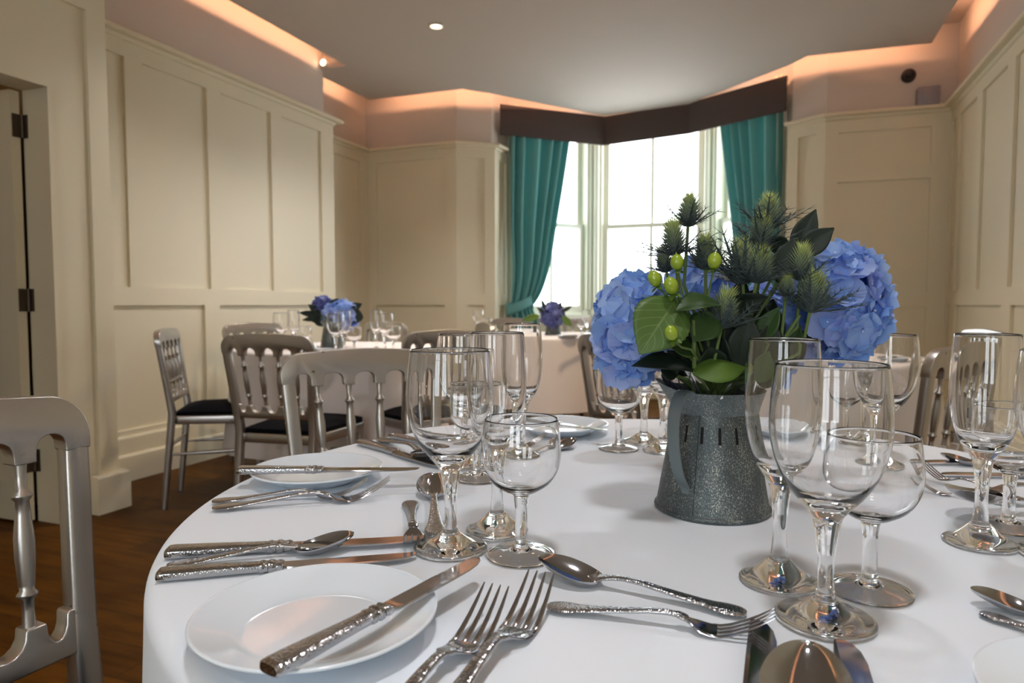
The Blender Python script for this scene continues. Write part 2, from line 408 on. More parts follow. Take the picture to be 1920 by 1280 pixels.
# left side: doorway wall with pilaster, chimney breast, recess
mb = wall('wall_left_door', [((XD, -3.2), (XD, 2.375), [(3.4, 5.48, .0, 2.318)], [(4.4, 5.30, 0, 1.933)])])
mb.box((XD-.14, -3.2, 0), (XD-.02, 1.2, ZC)); mb.box((XD-.14, 2.10, 0), (XD-.02, 2.375, ZC)); mb.box((XD-.14, 1.2, 1.933), (XD-.02, 2.10, ZC))
panel_wall(mb, (XD, -3.2), (XD, 2.375), ZRAIL, ZC)
panel_wall(mb, (XD, 2.375), (XL-.06, 2.375), 0, ZC)
structure(mb.build('wall_left_door', M['panel'], smooth=False))
mb = wall('wall_left', [((XL, 2.375), (XL, 4.72), [(a-2.375, b-2.375, ZP0, ZP1) for a, b in ((2.42, 2.81), (2.926, 3.396), (3.512, 3.982), (4.10, 4.557))]
                                                 + [(a-2.375, b-2.375, .28, ZD) for a, b in ((2.42, 3.341), (3.466, 4.57))])])
panel_wall(mb, (XL, 4.72), (-3.70, 4.72), 0, ZRAIL)
structure(mb.build('wall_left', M['panel'], smooth=False))
mb = wall('wall_left_recess', [((-3.70, 4.72), (-3.70, 5.76), upper_lower([[(.12, .92)], [(.12, .92)]]))])
structure(mb.build('wall_left_recess', M['panel'], smooth=False))
mb = wall('wall_back_left', [((-3.70, 5.76), (-2.75, 5.76), upper_lower([[(.10, .845)], [(.085, .83)]])),
                             ((-2.75, 5.76), (-2.46, 5.99), upper_lower([[(.10, .27)], [(.10, .27)]])),
                             ((-2.46, 5.99), (-2.44, 6.32), upper_lower([[(.09, .24)], [(.09, .24)]]))])
structure(mb.build('wall_back_left', M['panel'], smooth=False))
mb = wall('wall_back_right', [((.06, 6.32), (.09, 6.17), ()),
                              ((.09, 6.17), (.36, 5.99), upper_lower([[(.09, .25)], [(.09, .25)]])),
                              ((.36, 5.99), (1.22, 6.02), [(.095, .735, 2.05, 2.325), (.095, .735, 1.08, 1.94), (.095, .735, .28, .967)])])
structure(mb.build('wall_back_right', M['panel'], smooth=False))
ys = [(5.99, 5.87), (5.785, 5.33), (5.20, 4.70), (4.565, 4.06), (3.93, 3.43), (3.30, 2.80), (2.67, 2.17), (2.04, 1.54), (1.41, .91), (.78, .28), (.15, -.35), (-.48, -.98), (-1.11, -1.61), (-1.74, -2.24), (-2.37, -2.87)]
lo = [(5.99, 5.87), (5.72, 4.66)] + [(4.50-1.26*k, 3.40-1.26*k) for k in range(6)]
mb = wall('wall_right', [((1.22, 6.02), (1.22, -3.2), [(6.02-a, 6.02-b, ZP0, ZP1) for a, b in ys] + [(6.02-a, 6.02-b, .28, ZD) for a, b in lo])])
structure(mb.build('wall_right', M['panel'], smooth=False))
mb = MB(); hs = [(1.22-x1, 1.22-x0, .6, 2.65) for x0, x1 in FILLWIN]
panel_wall(mb, (1.22, -3.2), (XD, -3.2), 0, ZC, (), hs)
structure(mb.build('wall_rear', M['panel'], smooth=False))
# plaster above the panelling, set back behind it, up to the real ceiling
UP = [(XL-.05, 2.375), (XL-.05, 4.665), (-3.74, 4.665), (-3.74, 5.80), (-2.765, 5.80), (-2.50, 6.01), (-2.46, 6.34), (-1.76, 7.16), (-.57, 7.16), (.08, 6.34), (.12, 6.19), (.37, 6.03), (1.26, 6.06), (1.26, -3.24), (XD, -3.24)]
def upper(name, i0, i1, z0=ZRAIL-.03):
    mb = MB(); sweep(mb, UP[i0:i1+1], [(0, z0), (0, ZC), (-.12, ZC), (-.12, z0)]); structure(mb.build(name, M['upper'], smooth=False))
upper('wall_left_upper', 0, 3); upper('wall_back_left_upper', 3, 6); upper('wall_bay_upper', 6, 9, 2.90); upper('wall_back_right_upper', 9, 12); upper('wall_right_upper', 12, 13)
# wall below the bay windows
mb = MB(); sweep(mb, BAY, [(0, 0), (0, .86), (-.14, .86), (-.14, 0)]); structure(mb.build('wall_bay', M['panel'], smooth=False))
# floor, ceilings
mb = MB(); mb.box((-4.8, -3.4, -.06), (1.4, 7.4, 0)); structure(mb.build('floor', M['floor'], smooth=False))
mb = MB(); mb.box((-4.0, -3.4, ZC), (1.4, 7.4, ZC+.08)); structure(mb.build('ceiling', M['ceil'], smooth=False))
mb = MB(); n = len(RAFT); vs = [(x, y, ZR) for x, y in RAFT] + [(x, y, ZR+.08) for x, y in RAFT]
mb.add(vs, [tuple(range(n))[::-1] if False else tuple(range(n)), tuple(range(2*n-1, n-1, -1))] + [(i, i+n, (i+1) % n + n, (i+1) % n) for i in range(n)])
structure(mb.build('ceiling_raft', M['ceil'], smooth=False, recalc=True))
# picture rail, skirtings
RAILP = [(.062, 2.468), (.062, 2.450), (.056, 2.446), (.016, 2.446), (.014, 2.428), (.0, 2.420), (-.07, 2.44), (-.07, 2.472), (.058, 2.472)]
def trim(name, poly, prof): mb = MB(); sweep(mb, poly, prof); return structure(mb.build(name, M['panel'], smooth=False))
WL = [(XL, 2.375), (XL, 4.72), (-3.70, 4.72), (-3.70, 5.76), (-2.75, 5.76), (-2.46, 5.99), (-2.445, 6.17)]
WR = [(.09, 6.17), (.36, 5.99), (1.22, 6.02), (1.22, -3.2)]
trim('trim_1', WL, RAILP); trim('trim_2', WR, RAILP)
SK = [(-.015, 0), (.030, 0), (.030, .138), (.024, .149), (.015, .150), (.015, .238), (.010, .249), (-.015, .25)]
trim('baseboard_left', WL, SK); trim('baseboard_right', WR, SK)
trim('baseboard_pilaster', [(XD, 2.235), (XD, 2.375), (XD-.3, 2.375)], [(-.01, 0), (.035, 0), (.035, .17), (.028, .18), (-.01, .18)])
# door and doorway
jm = MB(); jm.box((XD-.155, 2.085, 0), (XD+.004, 2.103, 1.933)); jm.box((XD-.155, 1.197, 0), (XD+.004, 1.215, 1.933)); jm.box((XD-.155, 1.215, 1.918), (XD+.004, 2.085, 1.936))
structure(jm.build('trim_3', M['panel'], smooth=False))
d = bpy.data.objects.new('door_1', None); COL.objects.link(d); structure(d)
mb = MB(); X0, X1 = -3.885, -3.10
panel_wall(mb, (X0, 2.03), (X1, 2.03), .01, 1.91, [(.12, .665, .18, .82), (.12, .665, .98, 1.78)])
mb.add([(X1, 2.03, .01), (X1, 2.07, .01), (X1, 2.07, 1.91), (X1, 2.03, 1.91), (X0, 2.03, .01), (X0, 2.07, .01), (X0, 2.07, 1.91), (X0, 2.03, 1.91)], [(0, 1, 2, 3), (5, 4, 7, 6), (1, 5, 6, 2), (3, 2, 6, 7), (0, 4, 5, 1)])
mb.build('door_leaf', M['panel'], d, smooth=False)
for z in (.28, 1.0, 1.76):
    h = MB(); h.box((X1-.002, 2.036, z-.05), (X1+.004, 2.066, z+.05)); h.tube([(X1+.008, 2.075, z-.05), (X1+.008, 2.075, z+.05)], .008, 10); h.box((X1+.004, 2.078, z-.05), (X1+.03, 2.084, z+.05))
    h.build('hinge', M['dark_metal'], d)
mb = MB(); mb.box((-4.70, -.4, 0), (-4.58, 2.36, 2.4)); mb.box((-4.58, 2.25, 0), (XD-.14, 2.36, 2.4)); mb.box((-4.58, -.4, 0), (XD-.14, -.28, 2.4)); mb.box((-4.7, -.4, 2.4), (XD-.14, 2.36, 2.46))
structure(mb.build('wall_corridor', M['corridor'], smooth=False))
l = bpy.data.lights.new('corridor_lamp', 'POINT'); l.energy = 2.2; l.color = (1, .62, .25); l.shadow_soft_size = .1
o = bpy.data.objects.new('corridor_lamp', l); COL.objects.link(o); o.location = (-3.75, .9, 2.2)
# sash windows
def window(name, a, b, z0, z1, zm, bars=1, parent_label=None):
    a = Vector((*a, 0)); b = Vector((*b, 0)); L = (b-a).length; t = (b-a)/L; n = Vector((t.y, -t.x, 0))
    T = Matrix(((t.x, n.x, 0, a.x), (t.y, n.y, 0, a.y), (0, 0, 1, 0), (0, 0, 0, 1)))   # local x along the wall, y into the room
    w = bpy.data.objects.new(name, None); COL.objects.link(w); structure(w)
    f = MB(); e = .10
    f.box((0, -.12, z0), (e, .03, z1), 0, T); f.box((L-e, -.12, z0), (L, .03, z1), 0, T); f.box((e, -.12, z1-.06), (L-e, .03, z1), 0, T); f.box((e, -.12, z0), (L-e, .03, z0+.03), 0, T)
    f.box((.03, .03, z0), (.075, .05, z1), 0, T); f.box((L-.075, .03, z0), (L-.03, .05, z1), 0, T)
    f.build('frame', M['white'], w, smooth=False)
    s = MB(); s.box((-.03, -.02, z0-.03), (L+.03, .10, z0+.004), 0, T); s.build('sill', M['white'], w, smooth=False)
    for (s0, s1, y0) in ((z0+.03, zm+.022, -.02), (zm-.022, z1-.06, -.07)):
        q = MB(); st = .055
        q.box((e, y0-.04, s0), (e+st, y0, s1), 0, T); q.box((L-e-st, y0-.04, s0), (L-e, y0, s1), 0, T)
        q.box((e+st, y0-.04, s0), (L-e-st, y0, s0+(.07 if s0 < zm-.1 else .044)), 0, T); q.box((e+st, y0-.04, s1-.044), (L-e-st, y0, s1), 0, T)
        so = q.build('sash', M['white'], w, smooth=False)
        for k in range(bars):
            g = MB(); u = e+st + (L-2*e-2*st)*(k+1)/(bars+1); g.box((u-.015, y0-.038, s0+.04), (u+.015, y0-.002, s1-.04), 0, T); g.build('glazing_bar', M['white'], so, smooth=False)
        p = MB(); p.box((e+st-.005, y0-.022, s0+.04), (L-e-st+.005, y0-.018, s1-.04), 0, T); p.build('pane', M['pane'], so, smooth=False)
    return w
for i, (a, b) in enumerate(zip(BAY, BAY[1:])): window('window_%d' % (i+1), a, b, .87, 2.92, 1.80)
for i, (x0, x1) in enumerate(FILLWIN): window('window_%d' % (i+4), (x1, -3.2), (x0, -3.2), .6, 2.65, 1.7)
for i, (x, y) in enumerate(BAY[1:3]):
    mb = MB(); mb.lathe([(.0, .86), (.085, .86), (.085, 2.95), (0, 2.95)], 10, 0, Matrix.Translation((x, y+.03, 0))); mb.lathe([(0, .87), (.03, .87), (.03, 2.92), (0, 2.92)], 12, 0, Matrix.Translation((x + (.05 if x < -1 else -.05), y-.055, 0)))
    structure(mb.build('trim_%d' % (4+i), M['white'], smooth=True))
# pelmet and curtains of the bay
PEL = [(-2.435, 6.075), (-1.62, 6.85), (-.77, 6.67), (.065, 6.17)]
mb = MB(); sweep(mb, PEL, [(0, 2.585), (0, 2.868), (-.02, 2.868), (-.02, 2.585)])
pel = mb.build('pelmet', M['pelmet'], smooth=False)
tag(pel, 'long taupe fabric pelmet box following the angles of the bay window', 'pelmet')
def curtain(name, A, Bt, Bm, Bb, ztop, zt, label, phase=0.0, folds=5, sgn=1):
    'A fixed wall-side point, Bt/Bm/Bb free edge at the top, tie-back and hem'
    mb = MB(); A = Vector(A); Bt = Vector(Bt); Bm = Vector(Bm); Bb = Vector(Bb)
    def B(z):
        if z > zt:
            k = (z-zt)/(ztop-zt); k2 = k**.62; return Bm.lerp(Bt, k2)
        k = (zt-z)/zt; return Bm.lerp(Bb, k**.5)
    def fn(i, j):
        z = ztop + (.03-ztop)*i; b = B(z); v = b-A; L = v.length; t = v/L; n = Vector((t.y, -t.x))*sgn
        amp = .06*(1 if z > zt+.12 else .8); amp = min(amp, .03+.05*L)
        pinch = math.exp(-((z-zt)/.10)**2); amp *= (1-.75*pinch)
        ph = 2*math.pi*folds*(j + .045*math.sin(7*j+1.5*i+phase)) + phase
        w = math.sin(ph); w = math.copysign(abs(w)**.75, w)
        p = A + t*(L*j) + n*(amp*w + .05*math.exp(-((z-zt-.35)/.35)**2))
        return (p.x, p.y, z)
    mb.grid(fn, 60, folds*14, uv=False)
    o = mb.build(name, M['teal'], angle=180); md = o.modifiers.new('thickness', 'SOLIDIFY'); md.thickness = .004
    tag(o, label, 'curtain')
    tb = MB(); c = (A+Bm)/2; L = (Bm-A).length/2+.035; t = (Bm-A).normalized(); n = Vector((t.y, -t.x))
    def band(i, j):
        a = 2*math.pi*i; p = c + t*(L*math.cos(a)) + n*(.085*math.sin(a)); s = .5-.5*math.cos(a)
        return (p.x, p.y, zt + .09 - .12*s + (j-.5)*.10)
    tb.grid(band, 40, 4, uv=False); q = tb.build('tieback', M['teal'], o, angle=180); md = q.modifiers.new('thickness', 'SOLIDIFY'); md.thickness = .006
    return o
curtain('curtain', (-2.395, 6.20), (-1.935, 6.66), (-2.245, 6.36), (-2.12, 6.49), 2.72, .95, 'teal curtain tied back at the left side of the bay window', sgn=1)
curtain('curtain', (.04, 6.25), (-.47, 6.70), (-.12, 6.40), (-.22, 6.50), 2.72, .95, 'teal curtain on the right side of the bay, behind the flowers', phase=1.0, sgn=-1)
# small fittings
def downlight(x, y, label, k=1.0):
    o = thing('ceiling_downlight', label, 'downlight', (x, y, ZR), group='ceiling downlights')
    b = MB(); b.lathe([(.052, -.001), (.052, -.006), (.040, -.010), (.034, -.002), (.034, .0)], 28); b.build('bezel', M['white'], o)
    f = MB(); f.lathe([(0, -.004), (.034, -.004)], 28); f.build('lamp_face', M['lamp'], o)
    l = bpy.data.lights.new('downlight_lamp', 'SPOT'); l.energy = SPOT_W*k; l.color = SPOT_WARM if y > 3.5 and k > 1.5 else SPOT_COL; l.spot_size = R(125); l.spot_blend = .8; l.shadow_soft_size = .11
    q = bpy.data.objects.new('downlight_lamp', l); COL.objects.link(q); q.location = (x, y, ZR-.015)
v = G(818, 48, ZR)
downlight(v.x, v.y, 'round lit downlight in the plain ceiling raft, left of the bay', 1.2)
for (x, y, k) in ((-.9, 3.88, 1.7), (v.x, v.y-1.2, .75), (0, v.y-2.0, .8), (0, v.y-4.0, .66), (v.x, v.y-5.8, .3), (0, v.y-5.8, .7)):  # unseen downlights, put in to light the table and walls
    downlight(x, y, 'unseen downlight put in the ceiling raft for fill, outside the picture', k)
o = thing('cove_spotlight', 'small bright spotlight in the lit ceiling recess over the left wall', 'spotlight', (XL-.05, 4.62, 2.885))
b = MB(); b.tube([(0, 0, 0), (.05, 0, 0)], .012, 10); b.tube([(.05, -.02, 0), (.05, .05, .0)], .026, 16); b.build('housing', M['white'], o)
f = MB(); f.tube([(.05, -.0245, 0), (.05, -.0205, 0)], .022, 16); f.build('lamp_face', M['lamp'], o)
v = P3(1705, 140, 6.0)
o = thing('wall_camera', 'round black camera dome high on the plaster right of the bay', 'camera', (.93, 6.043, 2.72))
b = MB(); b.lathe([(0, 0), (.05, 0), (.05, .03), (.046, .04), (0, .04)], 28, 0, Matrix.Rotation(R(90), 4, 'X')); b.build('base', M['black'], o)
b = MB(); b.lathe([(.04, .038), (.04, .06), (.032, .082), (.016, .094), (0, .098)], 28, 0, Matrix.Rotation(R(90), 4, 'X')); b.build('dome', M['black'], o)
o = thing('motion_sensor', 'grey box sensor on the picture rail in the right corner', 'sensor', (1.06, 6.0, 2.474))
b = MB(); b.box((-.075, -.04, 0), (.075, .055, .14)); b.build('housing', M['grey'], o, bevel=.012)
b = MB(); b.box((-.05, -.046, .03), (.05, -.038, .11)); b.build('lens', M['grey'], o, bevel=.004)
# ------------------------------------------------------------------ chairs
def make_chair():
    root = thing('banquet_chair', 'silver banquet chair', 'chair')
    def yb(z): return -(z-.46)*.14 if z > .46 else -(.46-z)*.10
    def wx(z): return .88 + .12*min(1, max(0, (z-.50)/.30))
    def plate(outline, th, name, bevel):
        mb = MB(); n = len(outline)
        vs = [(x*wx(z), yb(z)-th/2, z) for x, z in outline] + [(x*wx(z), yb(z)+th/2, z) for x, z in outline]
        mb.add(vs, [tuple(range(n)), tuple(range(2*n-1, n-1, -1))] + [(i, i+n, (i+1) % n + n, (i+1) % n) for i in range(n)])
        return mb.build(name, M['silver'], root, bevel=bevel, bseg=3, recalc=True, angle=50)
    H = .865
    o = []
    rc = .055
    for k in range(9): a = math.pi - math.pi/2*k/8; o.append((-.21+rc+rc*math.cos(a), H-.008-rc+rc*math.sin(a)))
    for k in range(1, 8): x = -.155+.31*k/8; o.append((x, H-.008+.008*math.cos(x/.155*math.pi/2)))
    o += [(-x, z) for x, z in o[:9][::-1]]
    o.append((.21, .78)); o.append((.176, .78))
    arches = [(.176, .137), (.109, .055), (.027, -.027), (-.055, -.109), (-.137, -.176)]
    for i, (p, q) in enumerate(arches):
        c, h = (p+q)/2, (p-q)/2
        for k in range(11):
            a = math.pi*k/10; o.append((c+h*math.cos(a), .782+.024*math.sin(a)**.7))
        if i < 4: o += [(q, .773), (arches[i+1][0], .773)]
    o.append((-.176, .78)); o.append((-.21, .78))
    oo = []
    for p in o:
        if not oo or (abs(p[0]-oo[-1][0])+abs(p[1]-oo[-1][1])) > .0012: oo.append(p)
    plate(oo[::-1], .028, 'top_rail', .006)
    # scalloped lower rail
    o = [(-.182, .513), (.182, .513)]; sp = [.123, .041, -.041, -.123]
    zt, zb = .567, .538
    o += [(.182, .571), (.168, .571)]
    edges = [.166] + [q for s in sp for q in (s+.014, s-.014)] + [-.166]
    for k in range(0, len(edges), 2):
        a, b = edges[k], edges[k+1]; c = (a+b)/2; h = (a-b)/2
        for j in range(9):
            q = math.pi*j/8; o.append((c+h*math.cos(q), zt-(zt-zb)*math.sin(q)**.8))
    o += [(-.168, .571), (-.182, .571)]
    oo = []
    for p in o:
        if not oo or (abs(p[0]-oo[-1][0])+abs(p[1]-oo[-1][1])) > .0012: oo.append(p)
    plate(oo, .026, 'lower_rail', .005)
    for s in sp:
        mb = MB(); a = Vector((s*wx(.775), yb(.775), .777)); b = Vector((s*wx(.56)*.98, yb(.56), .559)); L = (a-b).length
        prof = [(.0085, 0), (.0065, .02), (.0068, .038), (.0118, .045), (.0118, .048), (.0078, .053), (.0092, .072), (.0120, .10), (.0118, .125), (.0095, .160), (.0086, .166), (.0122, .171), (.0122, .174), (.0078, .179), (.007, .193), (.0085, L)]
        T = Matrix.Translation(a) @ (b-a).to_track_quat('Z', 'Y').to_matrix().to_4x4()
        mb.lathe([(r, z) for r, z in prof], 14, 0, T); mb.build('spindle', M['silver'], root, angle=60, recalc=True)
    def post(path, secs, name):
        mb = MB(); rings = []
        for (x, y, z), (hx, hy) in zip(path, secs):
            ring = []
            for j in range(16):
                q = 2*math.pi*j/16; c, s = math.cos(q), math.sin(q)
                ring.append((x + hx*math.copysign(abs(c)**.45, c), y + hy*math.copysign(abs(s)**.45, s), z))
            rings.append(ring)
        mb.loft(rings); mb.build(name, M['silver'], root, angle=50)
    for s in (-1, 1):
        zs = [0, .15, .30, .46, .55, .65, .784]
        post([(s*.193*wx(z)/1.0, yb(z), z) for z in zs], [(.013, .013), (.015, .0145), (.016, .016), (.0175, .017), (.0172, .0155), (.017, .0145), (.017, .014)], 'back_leg')
    for s in (-1, 1):
        zs = [0, .1, .25, .38, .42]
        post([(s*(.178-.002*(1-z)), .39, z) for z in zs], [(.011, .011), (.013, .013), (.016, .016), (.0175, .0175), (.0175, .0175)], 'front_leg')
    def seat(z0, z1, grow, dome, m, name, bevel):
        mb = MB(); out = []
        fw, rw, y0, y1, r = .208+grow, .172+grow, .008-grow*.5, .415+grow, .05
        for (cx, cy, a0) in ((fw-r, y1-r, 0), (-fw+r, y1-r, 90), (-rw+.02, y0+.02, 180), (rw-.02, y0+.02, 270)):
            rr = r if cy > .2 else .02
            for k in range(6): a = R(a0+18*k); out.append((cx+rr*math.cos(a), cy+rr*math.sin(a)))
        rings = [[(x, y, z0) for x, y in out], [(x, y, z1) for x, y in out]]
        if dome:
            c = (0, .21)
            rings = [[(x, y, z0) for x, y in out], [(x, y, z0+.018) for x, y in out]]
            for k in range(1, 6):
                f = 1-.19*k if k < 5 else .05; rings.append([(c[0]+(x-c[0])*f, c[1]+(y-c[1])*f, z0+.018+dome*(1-f*f*f)) for x, y in out])
        mb.loft(rings); return mb.build(name, m, root, bevel=bevel, angle=60)
    seat(.405, .447, 0, 0, M['silver'], 'seat_frame', .006)
    seat(.447, .47, -.006, .028, M['cushion'], 'cushion', 0)
    def turned(a, b, name='stretcher'):
        a, b = Vector(a), Vector(b); L = (b-a).length; mb = MB()
        T = Matrix.Translation(a) @ (b-a).to_track_quat('Z', 'Y').to_matrix().to_4x4()
        mb.lathe([(.006, 0), (.007, L*.12), (.009, L*.14), (.007, L*.16), (.0085, L*.35), (.0105, L*.5), (.0085, L*.65), (.007, L*.84), (.009, L*.86), (.007, L*.88), (.006, L)], 10, 0, T)
        mb.build(name, M['silver'], root, angle=60)
    for s in (-1, 1): turned((s*.17, yb(.26)+.01, .262), (s*.177, .38, .272))
    turned((-.17, .39, .31), (.17, .39, .31)); turned((-.165, yb(.31), .30), (.165, yb(.31), .30))
    return root
proto('chair', make_chair())
def chair(x, y, nx, ny, label):
    'x, y: middle of the back; nx, ny: the way the sitter faces'
    o = inst('chair', label, 'silver banquet chairs'); n = Vector((nx, ny)).normalized()
    a = math.atan2(n.y, n.x) - math.pi/2; o.location = (x + n.x*.055, y + n.y*.055, 0); o.rotation_euler = (0, 0, a)
    return o
chair(-.935, .474, .997, -.07, 'chipped silver chair with the arched back, cut off by the bottom left corner')
chair(-1.01, 1.54, .72, -.69, 'silver chair facing the laid table, close behind its plates and left of the glasses')
chair(-1.89, 2.20, -.12, .99, 'brownish lit silver chair seen from behind with a black seat, at the left rear table')
chair(-2.82, 2.56, .82, .57, 'silver chair seen side-on by the cream panelling, near the doorway')
chair(-3.12, 3.50, .92, -.25, 'silver chair between the left wall panelling and the left rear table')
chair(-2.50, 4.10, -.30, -.95, 'silver chair facing forward behind the left rear table, near the recess corner')
chair(-1.42, 2.83, -.85, .50, 'dark-looking chair on the window side of the left rear table')
chair(-.61, 2.66, .67, .74, 'chair half hidden by the blue hydrangea, in front of the bay table')
chair(-1.55, 5.92, .05, -1, 'chair against the bay window behind the far table')
chair(-1.72, 4.02, -.8, -.6, 'dark chair top seen over the wine glasses, between the two rear tables')
chair(-2.15, 5.60, .75, -.65, 'grey chair near the tied teal curtain at the bay table')
chair(.53, 2.31, -.788, .616, 'silver chair by the right-hand table, seen through the tall glass on the right')
chair(.93, 3.78, -.97, -.2, 'silver chair by the right wall beyond the right-hand table')

# ------------------------------------------------------------------ round tables and their cloths
def table(cx, cy, rad, top, name_label):
    t = thing('round_table', name_label, 'table', (cx, cy, 0), group='round tables')
    b = MB(); b.lathe([(0, top-.028), (rad-.012, top-.028), (rad-.008, top-.02), (rad-.008, top-.006), (rad-.012, top-.003), (0, top-.003)], 64); b.build('tabletop', M['table_wood'], t)
    for k in range(4):
        a = R(45+90*k); q = MB(); q.tube([(.30*math.cos(a), .30*math.sin(a), top-.03), (.33*math.cos(a), .33*math.sin(a), .0)], .014, 10); q.build('leg', M['dark_metal'], t)
def cloth(cx, cy, rad, top, hem, m, label, seed, folds=9, amp=.045, group=None, seg=160, square=0):
    rnd = random.Random(seed); ph = [rnd.uniform(0, 6.28) for _ in range(6)]
    mb = MB(); prof = []
    for k in range(14): prof.append(('t', (rad-.014)*k/13))
    for k in range(1, 6): a = math.pi/2*k/5; prof.append(('e', a))
    nd = 16
    for k in range(1, nd+1): prof.append(('d', k/nd))
    def fn(i, j):
        kind, q = prof[round(i*(len(prof)-1))]; a = 2*math.pi*j
        if kind == 't': r, z = q, top
        elif kind == 'e': r, z = rad-.014+.014*math.sin(q), top-.014+.014*math.cos(q)
        else:
            f = q; w = math.sin(folds*a+ph[0]+.6*math.sin(2*a+ph[1])) + .45*math.sin((folds*2-3)*a+ph[2])
            r = rad + .02*f + amp*(f**1.3)*(w + .5)
            z = top-.014 - (top-.014-hem)*f
            r += .0
        return (cx + r*math.cos(a), cy + r*math.sin(a), z)
    mb.grid(fn, len(prof)-1, seg, uv=False, flip=True)
    o = mb.build('tablecloth', m, angle=180)
    return tag(o, label, 'tablecloth', group)
TC = (-.096, .83); TR = .572; TZ = .75
# crease marks of the folded linen, as bump
m = M['cloth_main'] = M['cloth'].copy(); m.name = 'white_linen_creased'
N_ = m.node_tree.nodes; K_ = m.node_tree.links; b_ = N_['Principled BSDF']
tc = N_.new('ShaderNodeTexCoord'); sx = N_.new('ShaderNodeSeparateXYZ'); K_.new(tc.outputs['Object'], sx.inputs[0])
def lineh(p, q, w):
    p = Vector(p[:2]); q = Vector(q[:2]); t = (q-p).normalized(); n = Vector((-t.y, t.x))
    a = N_.new('ShaderNodeVectorMath'); a.operation = 'DOT_PRODUCT'; K_.new(tc.outputs['Object'], a.inputs[0]); a.inputs[1].default_value = (n.x, n.y, 0)
    s = N_.new('ShaderNodeMath'); s.operation = 'SUBTRACT'; K_.new(a.outputs['Value'], s.inputs[0]); s.inputs[1].default_value = n.dot(p)
    d = N_.new('ShaderNodeMath'); d.operation = 'DIVIDE'; K_.new(s.outputs[0], d.inputs[0]); d.inputs[1].default_value = w
    pw = N_.new('ShaderNodeMath'); pw.operation = 'MULTIPLY'; K_.new(d.outputs[0], pw.inputs[0]); K_.new(d.outputs[0], pw.inputs[1])
    ng = N_.new('ShaderNodeMath'); ng.operation = 'MULTIPLY'; ng.inputs[1].default_value = -1; K_.new(pw.outputs[0], ng.inputs[0])
    ex = N_.new('ShaderNodeMath'); ex.operation = 'EXPONENT'; K_.new(ng.outputs[0], ex.inputs[0]); return ex.outputs[0]
h1 = lineh(G(1300, 985, TZ), G(1205, 1270, TZ), .004); h2 = lineh(G(1010, 921, TZ), G(1700, 905, TZ), .004)
sm = N_.new('ShaderNodeMath'); sm.operation = 'ADD'; K_.new(h1, sm.inputs[0]); K_.new(h2, sm.inputs[1])
ns = N_.new('ShaderNodeTexNoise'); ns.inputs['Scale'].default_value = 5; ns.inputs['Detail'].default_value = 1; K_.new(tc.outputs['Object'], ns.inputs['Vector'])
sm2 = N_.new('ShaderNodeMath'); sm2.operation = 'MULTIPLY_ADD'; sm2.inputs[1].default_value = 3.0; K_.new(ns.outputs[0], sm2.inputs[0]); K_.new(sm.outputs[0], sm2.inputs[2])
bp = N_.new('ShaderNodeBump'); bp.inputs['Strength'].default_value = .6; bp.inputs['Distance'].default_value = .0011
K_.new(sm2.outputs[0], bp.inputs['Height'])
old = b_.inputs['Normal'].links[0].from_node; K_.new(bp.outputs[0], old.inputs['Normal'])
table(TC[0], TC[1], TR, TZ, 'round table hidden under the white cloth in front')
cloth(TC[0], TC[1], TR, TZ, .20, M['cloth_main'], 'large white cloth over the laid table in front', 3, 7, .014, 'white tablecloths', 256)
LT, RT, MT = (-2.20, 3.14), (.10, 3.30), (-1.63, 4.98)
for (c, lab, lab2, sd, fo) in ((LT, 'cloth on the left rear table, behind the silver chairs', 'round table under the cloth at the left rear', 11, 6),
                           (RT, 'cloth on the right-hand rear table, hanging by the right chair', 'round table under the cloth at the right', 5, 5),
                           (MT, 'cloth on the far table in front of the bay window', 'round table under the cloth before the bay', 8, 4)):
    rr = .60 if c == MT else .55
    table(c[0], c[1], rr, TZ, lab2)
    cloth(c[0], c[1], rr, TZ, .24, M['linen_far'], lab, sd, fo, .035 if c != MT else .015, 'white tablecloths', 128)
# ------------------------------------------------------------------ glasses
def make_glass(kind, name, outer, inner, stem, foot, seg):
    root = thing(name, name, 'glass')
    b = MB(); b.lathe(outer + inner, seg); b.build('bowl', M['glass'], root, angle=180)
    s = MB(); s.lathe(stem, max(16, seg//2)); s.build('stem', M['glass'], root, angle=180)
    f = MB(); f.lathe(foot, seg); f.build('foot', M['glass'], root, angle=60)
    proto(kind, root)
def smooth_prof(pts, n=5):
    out = []
    P = [pts[0]] + list(pts) + [pts[-1]]
    for i in range(1, len(P)-2):
        p0, p1, p2, p3 = P[i-1], P[i], P[i+1], P[i+2]
        for k in range(n):
            t = k/n
            out.append(tuple(.5*((2*p1[c]) + (-p0[c]+p2[c])*t + (2*p0[c]-5*p1[c]+4*p2[c]-p3[c])*t*t + (-p0[c]+3*p1[c]-3*p2[c]+p3[c])*t**3) for c in (0, 1)))
    out.append(tuple(pts[-1])); return out
